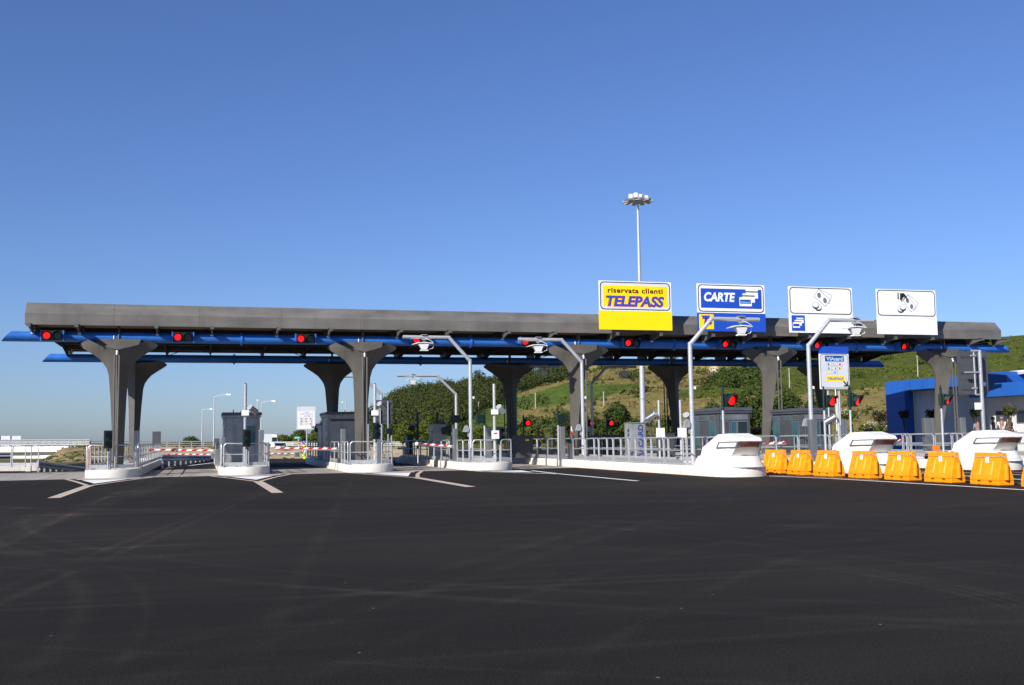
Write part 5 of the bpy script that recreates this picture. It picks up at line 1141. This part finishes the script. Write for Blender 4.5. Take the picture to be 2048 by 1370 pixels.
def lamp(px, pyt, ex, ey, D, label, yb=893):
    t = at(px, pyt, D=D); e = at(ex, ey, D=D); r = thing('street_lamp', label, 'street lamp', (t.x, t.y, -.3), 0, 'far street lamps'); H = t.z+.3; v = e-t
    MB().cyl((0, 0, 0), (0, 0, H), .13*D/160, 'bright_post', 8, .07*D/160).build('pole', r, smooth=True)
    MB().tube([(0, 0, H-.05), (v.x*.4, v.y*.4, H+v.z*.7), (v.x*.8, v.y*.8, H+v.z)], .06*D/160, 'bright_post', 6).build('arm', r)
    u = Vector((v.x, v.y, 0)).normalized(); a = math.atan2(u.y, u.x); L_ = math.hypot(v.x, v.y)
    m_ = MB(); mx = Matrix.Translation((0, 0, H+v.z)) @ Matrix.Rotation(a, 4, 'Z'); k = D/160; m_.prism([(L_*.72, -.08*k), (L_*1.02, -.1*k), (L_*1.0, .08*k), (L_*.75, .14*k)], 'y', -.14, .14, 'white_paint', mx); m_.build('lamp_head', r)
for a in ((428.5, 793, 462, 789, 150, 'tallest street lamp standing left of the left booth'), (405, 820, 425, 818, 215, 'fainter street lamp farthest left'), (523, 805, 551, 802, 170, 'street lamp just right of the left booth roof'), (515, 802, 515, 801, 190, 'street lamp pole right behind the left booth, head hidden'), (692, 805, 684, 804.5, 190, 'street lamp between the second column and its dark rear partner'), (678, 818, 660, 811, 230, 'faint street lamp behind the dark rear column')): lamp(*a)
# ------------------------------------------------------------------ left background: bridge, embankments, guard rails
def gp(px, py, D): p = at(px, py, D=D); return p
dA, dB = 118., 140.
# earth embankment
V = []; F_ = []
prof = [(72, 930, 930), (100, 912, 932), (128, 895, 934), (160, 892, 936), (320, 893, 938), (470, 895, 930), (640, 893, 925), (900, 893, 905)]
m_ = MB(); n = 24; xs = [72+(900-72)*i/60 for i in range(61)]
for i, px in enumerate(xs):
    yt = interp([(a, b) for a, b, c in prof], px); base = at(px, 925, D=92); top = at(px, yt, D=112); back = at(px, yt, D=150); base.z = -.05
    for j in range(8):
        k = j/7; p = base.lerp(top, k); p.z = base.z+(top.z-base.z)*(3*k*k-2*k**3)+noise.noise(Vector((px*.05, j*.8, 0)))*.12*(1-abs(2*k-1)); V.append(p)
    V.append(back)
for i in range(60):
    for j in range(8): a = i*9+j; F_.append((a, a+9, a+10, a+1))
m_.add([tuple(v) for v in V], F_, 'embank'); o = m_.build('embankment', smooth=True); struct(o); o.data.materials.append(M['sand'])
for p in o.data.polygons:
    if pix(p.center)[0] > 290: p.material_index = 1
V2, F2 = [], []
for _ in range(1500):
    i = random.randrange(0, 59); j = random.randrange(0, 8); a = V[i*9+j]; b_ = V[(i+1)*9+j+1]; p = a.lerp(b_, random.random()); px = pix(p)[0]
    if noise.noise(p*.35)+.15 < 0 or (px > 290 and random.random() < .8): continue
    blob(V2, F2, (p.x, p.y, p.z), random.uniform(.12, .3), 9, .09, .6)
o = mesh_obj('grass', V2, F2, 'leaf_olive'); o['kind'] = 'stuff'
# bridge
r = thing('bridge', 'white concrete bridge end with metal parapet at the far left', 'bridge', tuple(at(60, 905, D=114))); bo = Vector(r.location)
def wq(px, py, D): return at(px, py, D=D)-bo
a, b = wq(-260, 892, 134), wq(170, 893, 116); d = Vector((b.x-a.x, b.y-a.y, 0)); nrm = Vector((-d.y, d.x, 0)).normalized()*4
def slabq(z0, z1, m, name, off=0, a=a, b=b):
    A, B = Vector((a.x, a.y, 0))-nrm.normalized()*off, Vector((b.x, b.y, 0))-nrm.normalized()*off; v = [(A.x, A.y, z0), (B.x, B.y, z0), (B.x+nrm.x, B.y+nrm.y, z0), (A.x+nrm.x, A.y+nrm.y, z0)]; v += [(x, y, z1) for x, y, z in v]
    MB().add(v, [(3, 2, 1, 0), (4, 5, 6, 7), (0, 1, 5, 4), (1, 2, 6, 5), (2, 3, 7, 6), (3, 0, 4, 7)], m).build(name, r, bevel=.02)
zt = wq(60, 893.5, 114).z; slabq(zt-.62, zt, 'bridge_white', 'deck', .5); aa = wq(22, 905, 122); slabq(-bo.z-.1, zt-.62, 'bridge_white', 'abutment', 0, Vector((aa.x, aa.y, 0)), b)
bb = wq(16, 905, 122.4); slabq(-bo.z+.0, zt-.9, 'panel_blue', 'blue_panel', -1.2, a, Vector((bb.x, bb.y, 0)))
# parapets: lattice rail over the bridge and along the embankment
def parapet(p0, p1, H, step, label, mesh=True, name='parapet', cat='railing', grp='far parapets'):
    p0, p1 = Vector(p0), Vector(p1); d = p1-p0; L_ = d.length; n = int(L_/step); r = thing(name, label, cat, tuple(p0), 0, grp)
    m_ = MB()
    for z in (H, H*.62, H*.25): m_.cyl((0, 0, z), tuple(d+Vector((0, 0, z))), .06 if z != H else .075, 'galvanised', 6)
    m_.build('rail', r)
    m_ = MB()
    for i in range(n+1): v = d*(i/n); m_.box(v.x-.05, v.x+.05, v.y-.05, v.y+.05, v.z, v.z+H, 'galvanised')
    m_.build('posts', r)['kind'] = 'stuff'
    if mesh:
        m_ = MB(); v = d
        for i in range(n):
            u, w_ = d*(i/n+.12/n), d*(i/n+.88/n); m_.add([(u.x, u.y+.04, u.z+H*.3), (w_.x, w_.y+.04, w_.z+H*.3), (w_.x, w_.y+.04, w_.z+H*.56), (u.x, u.y+.04, u.z+H*.56), (u.x, u.y+.04, u.z+H*.68), (w_.x, w_.y+.04, w_.z+H*.68), (w_.x, w_.y+.04, w_.z+H*.94), (u.x, u.y+.04, u.z+H*.94)], [(0, 1, 2, 3), (4, 5, 6, 7)], 'galvanised')
        m_.build('infill', r, fixn=False)['kind'] = 'stuff'
    return r
q0 = at(-260, 892.5, D=133.2); q1 = at(180, 893, D=115.4); parapet(q0, q1, .72, 1.0, 'metal parapet with panels along the white bridge')
q2 = at(455, 894.5, D=122); parapet(q1, q2, .62, 1.3, 'metal parapet running along the top of the embankment', False)
q3 = at(900, 893, D=122); parapet(at(455, 893, D=125), q3, .5, 1.6, 'long pale guard rail behind the right half of the embankment', True)
q4 = at(-200, 884, D=128); q5 = at(42, 884, D=131); r = thing('noise_screen', 'pale translucent-looking screen above the bridge parapet at the far left', 'screen', tuple(q4)); d = q5-q4
m_ = MB(); m_.add([(0, 0, -.5), (d.x, d.y, d.z-.5), (d.x, d.y, d.z+.75), (0, 0, .75), (0, .06, -.5), (d.x, d.y+.06, d.z-.5), (d.x, d.y+.06, d.z+.75), (0, .06, .75)], [(0, 1, 2, 3), (7, 6, 5, 4), (0, 4, 5, 1), (3, 2, 6, 7)], 'sign_grey'); m_.build('panel', r)
m_ = MB()
for i in range(12): v = d*(i/11); m_.box(v.x-.05, v.x+.05, v.y-.1, v.y-.04, v.z-.5, v.z+.8, 'galvanised')
m_.build('posts', r)['kind'] = 'stuff'
def guard(p0, p1, label, h0=.75, h1=.75, m='guard_rail', n=8, sc_=1):
    p0, p1 = Vector(p0), Vector(p1); d = p1-p0; r = thing('guard_rail', label, 'guard rail', tuple(p0), 0, 'roadside guard rails'); hz = Vector((d.x, d.y, 0)).normalized(); nn = Vector((hz.y, -hz.x, 0))
    wv = [(0, -.16), (.06, -.13), (.06, -.06), (0, 0), (.06, .06), (.06, .13), (0, .16), (-.02, .16), (-.02, -.16)]; m_ = MB(); ring = []
    for e, h in ((Vector((0, 0, 0)), h0), (d, h1)): ring.append([tuple(e+nn*(u*sc_)+Vector((0, 0, h-.16+v*sc_))) for u, v in wv])
    m_.loft(ring, m); m_.build('beam', r)
    for i in range(n): k = (i+.5)/n; v = d*k; h = h0+(h1-h0)*k; MB().box(v.x-.05-nn.x*.12, v.x+.05-nn.x*.12, v.y-.05-nn.y*.12, v.y+.05-nn.y*.12, v.z-.3, v.z+h, 'galvanised').build('post', r)
    return r
ga = at(74, 929, D=60); gb = at(168, 938, D=64); guard((ga.x, ga.y, ga.z-.62), (gb.x, gb.y, gb.z-.45), 'dark steel guard rail dipping towards the leftmost island', .8, .55, sc_=1.15)
ga = at(322, 931, D=66); gb = at(436, 917, D=96); guard((ga.x, ga.y, 0), (gb.x, gb.y, at(436, 920, D=96).z-.5), 'bluish guard rail behind the left barrier arms', .8, .85, n=12, sc_=1.3)
m_ = MB(); a = at(324, 937, Z=.02); b = at(438, 924, Z=.02)
strip([(a.x, a.y), (b.x, b.y)], .25, 'marking_white', .012)
# low kerb wall with handrails at far left
r = thing('kerb_wall', 'low shaded concrete kerb at the far left edge', 'wall', (at(-40, 943, Z=0).x, at(-40, 943, Z=0).y, 0)); a = at(80, 942, Z=0); o_ = Vector(r.location)
v = a-o_; MB().add([(0, 0, 0), (v.x, v.y, 0), (v.x, v.y+.5, 0), (0, .5, 0), (0, 0, .32), (v.x, v.y, .32), (v.x, v.y+.5, .32), (0, .5, .32)], [(3, 2, 1, 0), (4, 5, 6, 7), (0, 1, 5, 4), (1, 2, 6, 5), (2, 3, 7, 6), (3, 0, 4, 7)], 'concrete').build('kerb', r, bevel=.02)
w0 = at(57, 943, Z=0)-o_; MB().box(w0.x-.14, w0.x+.14, w0.y-.12, w0.y+.2, 0, .5, 'island_paint').build('block', r, bevel=.02)
RB0 = RB; a0 = at(-60, 936, Z=.32); a1 = at(52, 936, Z=.32); a2 = at(60, 936, Z=.32); a3 = at(78, 936, Z=.32)
railing('handrail on the low kerb at the far left edge', [(a0.x, a0.y, a1.x, a1.y, 1.2), (a2.x, a2.y, a3.x, a3.y, .9)])
p = at(180, 925, Y=8); o = MB().cyl((0, 0, 0), (0, 0, at(179, 887, Y=8).z), .06, 'orange', 10).cyl((0, 0, 1.3), (0, 0, 1.5), .065, 'white_paint', 10).build('marker_pole'); o.location = (at(179, 887, Y=8).x, 8, 0); tag(o, 'thin orange pole behind the railing of the leftmost island', 'pole')
# ------------------------------------------------------------------ buildings at the right
def wallbox(r, x0, x1, y0, y1, z0, z1, m, name, bevel=0):
    l = r.location; return MB().box(x0-l.x, x1-l.x, y0-l.y, y1-l.y, z0, z1, m).build(name, r, bevel=bevel)
XB = 57.; yA = at(1772, 800, X=XB).y; zB = .6
top = at(1772, 765, X=XB).z
mb = MB(); mb.add([(50.5, -70, .06), (140, -70, .06), (140, yA+30, .06), (50.5, yA+30, .06)], [(0, 1, 2, 3)], 'apron'); struct(mb.build('pavement'))
bl_ = thing('service_building', 'blue and white service building with a wide blue fascia and recessed wall', 'building', (XB, yA, 0))
y1 = at(1935, 800, X=XB).y
def yy(px, X): return at(px, 830, X=X).y
ft = at(1800, 762, X=XB).z; fb = at(1800, 782, X=XB).z
wallbox(bl_, XB-.02, XB+.79, yA-2.4, yA, 0, ft-.01, 'panel_blue', 'pier', .01)
wallbox(bl_, XB, XB+12, yy(1990, XB), yA-2.4, fb, ft, 'panel_blue', 'fascia', .01)
wallbox(bl_, XB+.8, XB+12, yy(1990, XB), yA-2.41, 0, fb-.01, 'wall_white', 'wall')
wallbox(bl_, XB+.3, XB+12, yy(1995, XB), yA-.1, ft-.005, ft+.1, 'roof_slate', 'roof')
m_ = MB(); l = bl_.location
for k in range(1, 22):
    y = yA-k*1.55
    if y < yy(1990, XB): break
    m_.box(-.012, -.004, y-l.y-.012, y-l.y+.012, fb, ft, 'panel_navy')
for k in range(1, 4): m_.box(-.034, -.026, -2.4, -.05, ft*k/4-.012, ft*k/4+.012, 'panel_navy')
m_.build('panel_joint', bl_)
X2 = 55.; w2 = thing('service_wing', 'nearer white wing with a dark blue canopy, door and window at the right edge', 'building', (X2, yy(1980, X2), 0)); ya = yy(1976, X2); yb = ya-26
cz1 = at(1985, 768, X=X2-1).z; cz0 = at(1985, 794, X=X2-1).z
wallbox(w2, X2, X2+10, yb, ya, 0, cz1-.3, 'wall_white', 'wall')
wallbox(w2, X2-1.6, X2+10.05, yb, yy(1940, X2-1.6), cz0, cz1, 'panel_blue', 'canopy', .01)
wallbox(w2, X2+1, X2+3.5, yy(1984, X2)-.4, yy(1974, X2)+1.2, cz1-.2, at(1980, 743, X=X2).z, 'panel_blue', 'turret')
wallbox(w2, X2-.05, X2, yy(2014, X2), yy(1993, X2), 0, at(2000, 822, X=X2).z, 'dark_box', 'door')
f = wallbox(w2, X2-.06, X2-.01, yy(2062, X2), yy(2034, X2), at(2040, 846, X=X2).z, at(2040, 820, X=X2).z, 'steel', 'window'); l = w2.location
MB().box(-.075, -.065, yy(2061, X2)-l.y, yy(2036, X2)-l.y, at(2040, 844, X=X2).z, at(2040, 822, X=X2).z, 'glass_dark').build('pane', f)
m_ = MB(); zt_ = at(2000, 750, X=X2+2).z; ya_, yb_ = yy(1990, X2+2)-l.y, yb-l.y
for x in (2, 3.2): m_.cyl((x, ya_, zt_), (x, yb_, zt_), .07, 'white_paint', 6); m_.cyl((x, ya_, zt_-.9), (x, yb_, zt_-.9), .06, 'white_paint', 6)
k = 0
while ya_-k*.9 > yb_: m_.cyl((2, ya_-k*.9, zt_-(.9 if k % 2 else 0)), (2, ya_-(k+1)*.9, zt_-(0 if k % 2 else .9)), .035, 'white_paint', 5); k += 1
m_.box(1.9, 4, yb_, ya_, zt_+.07, zt_+.2, 'white_paint'); m_.build('roof_truss', w2)
# potted oleanders along the building
def oleander(px, py, wd, X, label, m='leaf_dark', fl=None, D=None, gz=.06, pot=True, w_bark='bark'):
    c = at(px, py, X=X) if D is None else at(px, py, D=D); dd = (c-CAM).dot(Fv); R_ = wd/FPX*dd/2; r = thing('ornamental_tree', label, 'tree', (c.x, c.y, gz), 0, 'small standard trees by the buildings'); z = c.z-gz
    m_ = MB(); m_.tube([(0, 0, 0), (.05, 0, z*.4), (-.03, .02, z-R_*.4)], .05, 'bark', 7); m_.tube([(0, 0, z*.6), (.2, .05, z)], .03, 'bark', 6); m_.tube([(0, 0, z*.6), (-.22, 0, z-.05)], .03, 'bark', 6); m_.build('trunk', r)
    V, Fc = [], []
    for k in range(6): a = k*1.1; blob(V, Fc, (math.cos(a)*R_*.45, math.sin(a)*R_*.45, z+(k % 3-1)*R_*.3), R_*.55, 90, R_*.10, .9)
    mesh_obj('crown', V, Fc, m, r)
    if fl:
        V, Fc = [], []
        for k in range(26):
            d = Vector((random.gauss(0, 1), random.gauss(0, 1), random.gauss(0, 1))).normalized()*R_*.95; leafquad(V, Fc, Vector((d.x, d.y, z+d.z)), R_*.09)
        mesh_obj('flowers', V, Fc, fl, r)
    return r
oleander(1759, 832, 32, 0, 'small dry brown-leaved tree on the slope left of the blue building', 'leaf_dark', 'flower_pink', D=92)
oleander(1808, 829, 24, XB-2, 'dark small tree before the blue pier', 'leaf_dark', 'flower_pink')
oleander(1862, 828, 26, XB-2, 'dark flowering tree behind the rightmost front column', 'leaf_dark', 'flower_pink')
oleander(1950, 826, 24, X2-3, 'dark flowering tree left of the cranked sign post', 'leaf_dark', 'flower_pink')
oleander(2019, 822, 30, X2-7, 'green flowering tree before the white wing, at the right edge', 'leaf_mid', 'flower_pink')
def shrub(px, py, wd, D, label, m, fl=None):
    g = at(px, py, D=D); R_ = wd/FPX*D/2; r = thing('shrub', label, 'shrub', (g.x, g.y, max(0, g.z-R_*.6)), 0); V, Fc = [], []
    for k in range(5): blob(V, Fc, ((k-2)*R_*.4, random.uniform(-.2, .2), R_*.5), R_*.5, 110, .09, .9)
    mesh_obj('foliage', V, Fc, m, r)
    if fl:
        V, Fc = [], []
        for k in range(70): leafquad(V, Fc, Vector((random.gauss(0, R_*.5), random.gauss(0, .3), R_*random.uniform(.5, 1.15))), .06)
        mesh_obj('flowers', V, Fc, fl, r)
shrub(1748, 857, 60, 92, 'low white-flowering shrub left of the blue building', 'leaf_olive', 'flower_white'); shrub(1508, 862, 26, 84, 'red-flowering shrub behind the first white bumper', 'leaf_olive', 'flower_pink'); shrub(1690, 828, 40, 100, 'pale green shrub behind the card sign posts', 'leaf_olive', 'flower_white')
# ------------------------------------------------------------------ vehicles
def car(px, py, D, rz, label, van=False):
    g = at(px, py, D=D); r = thing('parked_van' if van else 'parked_car', label, 'van' if van else 'car', (g.x, g.y, 0), rz); w_, L_ = (.95, 5.0) if van else (.88, 4.3)
    if van: sp = [(0, .45), (0, 1.1), (.1, 2.35), (.4, 2.45), (3.4, 2.45), (4.1, 1.55), (4.95, 1.1), (5.0, .5), (4.9, .35), (.1, .35)]
    else: sp = [(0, .5), (.02, .85), (.25, 1.0), (.75, 1.38), (1.3, 1.47), (2.3, 1.45), (3.0, 1.02), (4.1, .82), (4.3, .6), (4.25, .32), (.1, .30)]
    def wdt(z): return w_ if z < 1.05 else w_-(z-1.05)*(.12 if van else .38)
    n = len(sp); v = [(-wdt(z), y, z) for y, z in sp]+[(wdt(z), y, z) for y, z in sp]; m_ = MB(); m_.add(v, [(i, (i+1) % n, (i+1) % n+n, i+n) for i in range(n)]+[tuple(range(n)), tuple(range(2*n-1, n-1, -1))], 'car_white'); m_.build('body', r, bevel=.06)
    m_ = MB()
    if van:
        for s in (-1, 1): m_.box(s*.44-.34, s*.44+.34, .02, .05, 1.35, 2.05, 'glass_dark')
    else: m_.add([(-.66, .26, 1.04), (.66, .26, 1.04), (.6, .70, 1.345), (-.6, .70, 1.345)], [(0, 1, 2, 3)], 'glass_dark')
    m_.v = [(x, y-.015, z+.01) for x, y, z in m_.v]; m_.build('rear_window', r, fixn=False)
    for s in (-1, 1):
        MB().box(s*(w_+.004)-.004, s*(w_+.004)+.004, 1.2, L_*.66, 1.0 if not van else 1.4, 1.3 if not van else 2.0, 'glass_dark').build('side_window', r)
        MB().box(s*(w_-.12)-.07, s*(w_-.12)+.07, -.02, .05, .75, 1.0 if not van else 1.3, 'red_paint').build('tail_light', r)
        for y in (.8, L_-.85):
            t = MB().cyl((s*(w_-.2), y, .32), (s*(w_+.01), y, .32), .32, 'rubber', 18).build('wheel', r); MB().cyl((s*(w_+.0), y, .32), (s*(w_+.02), y, .32), .19, 'steel', 14).build('rim', t)
    MB().box(-.26, .26, -.02, 0, .62, .74, 'sign_white').build('number_plate', r)
    MB().box(-w_+.05, w_-.05, -.06, .1, .34, .52, 'dark_box').build('bumper', r)
car(541, 925, 137, -.1, 'white van partly hidden by the left booth and railing', True)
car(563, 921, 118, .3, 'white car behind the white van on the road beyond the booths')
# ------------------------------------------------------------------ people
def person(pos, rz, label, shirt='cloth_white', legs='cloth_navy', hair='hair', scale=1.0, pose=0, helmet=None, vest=None, shorts=False):
    r = thing('person', label, 'person', pos, rz); r.scale = (scale,)*3
    J = {'pel': (0, 0, .95, .13), 'wai': (0, .01, 1.1, .125), 'che': (0, .0, 1.32, .15), 'nek': (0, .02, 1.50, .055), 'hd0': (0, 0, 1.56, .075), 'hd1': (0, -.015, 1.66, .10), 'hd2': (0, 0, 1.73, .07)}
    E_ = [('pel', 'wai'), ('wai', 'che'), ('che', 'nek'), ('nek', 'hd0'), ('hd0', 'hd1'), ('hd1', 'hd2')]
    for s, t in ((-1, 'l'), (1, 'r')):
        st = .10*pose*s
        J.update({'hip'+t: (s*.09, 0, .9, .095), 'kne'+t: (s*.10, -.03-st, .5, .062), 'ank'+t: (s*.11, .02+st, .09, .042), 'toe'+t: (s*.13, -.15+st, .035, .035),
                  'sho'+t: (s*.19, 0, 1.42, .062), 'elb'+t: (s*.25, .03+st*.5, 1.13, .042), 'wri'+t: (s*.25, -.10-(.12 if pose else 0), .90, .028), 'pal'+t: (s*.25, -.13-(.12 if pose else 0), .83, .026)})
        E_ += [('pel', 'hip'+t), ('hip'+t, 'kne'+t), ('kne'+t, 'ank'+t), ('ank'+t, 'toe'+t), ('che', 'sho'+t), ('sho'+t, 'elb'+t), ('elb'+t, 'wri'+t), ('wri'+t, 'pal'+t)]
        for f in range(5):
            px_ = s*.25+(f-2)*.0; py_ = -.15-(.12 if pose else 0)+(f-1.5)*.017
            if f == 4: J['f%d%s' % (f, t)] = (s*.235, py_+.02-.06, .80, .009)
            else: J['f%d%s' % (f, t)] = (s*.252, py_, .745+(.01 if f in (0, 3) else 0), .009)
            E_.append(('pal'+t, 'f%d%s' % (f, t)))
    def skin(names, edges, name, m, grow=0, parent=r):
        idx = {k: i for i, k in enumerate(names)}; me = bpy.data.meshes.new(name); me.from_pydata([J[k][:3] for k in names], [(idx[a], idx[b]) for a, b in edges], []); me.materials.append(M[m]); o = bpy.data.objects.new(name, me); C.objects.link(o); o.parent = parent
        md = o.modifiers.new('skin', 'SKIN'); md.use_smooth_shade = True
        for i, k in enumerate(names): me.skin_vertices[0].data[i].radius = (J[k][3]+grow, (J[k][3]+grow)*(.72 if k in ('che', 'wai', 'pel') else 1))
        me.skin_vertices[0].data[0].use_root = True
        o.modifiers.new('sub', 'SUBSURF').levels = 1; o.modifiers['sub'].render_levels = 1
        return o
    skin(list(J), E_, 'body', 'skin')
    J['sl_l'] = (-.235, .02, 1.2, .05); J['sl_r'] = (.235, .02, 1.2, .05)
    sn = ['wai', 'pel', 'che', 'shol', 'shor', 'sl_l', 'sl_r']; skin(sn, [('wai', 'pel'), ('wai', 'che'), ('che', 'shol'), ('che', 'shor'), ('shol', 'sl_l'), ('shor', 'sl_r')], 'shirt', shirt, .018)
    tn = ['pel', 'hipl', 'hipr', 'knel', 'kner']+([] if shorts else ['ankl', 'ankr']); skin(tn, [('pel', 'hipl'), ('pel', 'hipr'), ('hipl', 'knel'), ('hipr', 'kner')]+([] if shorts else [('knel', 'ankl'), ('kner', 'ankr')]), 'trousers', legs, .014)
    MB().ball((0, .018, 1.685), .112, hair, 12, 8, (.95, 1.0, .95)).build('hair', r, smooth=True)
    f = MB(); f.ball((-.035, -.108, 1.665), .012, 'black', 6, 4); f.ball((.035, -.108, 1.665), .012, 'black', 6, 4); f.add([(-.015, -.105, 1.63), (.015, -.105, 1.63), (0, -.135, 1.632), (0, -.107, 1.67)], [(0, 1, 2), (0, 2, 3), (1, 3, 2)], 'skin'); f.box(-.025, .025, -.112, -.10, 1.602, 1.608, 'maroon'); f.build('face', r)
    if helmet: MB().ball((0, .01, 1.70), .135, helmet, 12, 8, (.95, 1.08, .85)).build('helmet', r, smooth=True)
    for s in (-1, 1): MB().box(s*.12-.05, s*.12+.05, -.19, .09, 0, .07, 'black').build('shoe', r, bevel=.02)
    return r
def standing(px, py_head, D, gz=None, h=1.75):
    t = at(px, py_head, D=D); return (t.x, t.y, t.z-h)
def ppl(px, py, D, rz, label, **k):
    pos = standing(px, py, D); person(pos, rz, label, **k); return pos
P_ = [ppl(1955, 838, 66, 2.6, 'person in a light blue shirt half hidden by the dark flowering tree', shirt='cloth_blue'), ppl(1986, 834.5, 66, .6, 'dark-haired person in dark clothes before the white wing', shirt='cloth_black', pose=1),
      ppl(2003, 834, 62, 2.4, 'grey-haired person in a white shirt with a red bag strap', shirt='cloth_white', hair='grey_ink', pose=1), ppl(2018, 834, 61, 1.5, 'person in a black T-shirt and shorts under the flowering tree', shirt='cloth_black', legs='cloth_black', shorts=True),
      ppl(1704, 849, 84, .8, 'person in a dark jacket behind the right signal post', shirt='cloth_navy'), ppl(1736, 851, 88, -.5, 'dark-haired person whose head shows above the middle bumper', shirt='cloth_navy')]
gz = min(p[2] for p in P_)
m_ = MB(); m_.add([(50, yA+32, -.1), (50, -60, -.1), (140, -60, -.1), (140, yA+32, -.1)], [(0, 1, 2, 3)], 'apron')
person(tuple(at(569, 921, Z=0)) if False else (at(569, 890, D=104).x, at(569, 890, D=104).y, at(569, 922, D=104).z), 3.0, 'worker in green and yellow hi-vis clothes beside the white car', shirt='hi_vis_green', legs='hi_vis', pose=1)
p = at(609, 889, D=92); person((p.x, p.y, p.z-1.84), 2.0, 'worker with a yellow helmet behind the striped barrier arm', shirt='cloth_white', legs='hi_vis', helmet='helmet_yellow')
print('people ground', [round(p[2], 2) for p in P_], 'ft', ft, fb, top, yA, cz0, cz1)
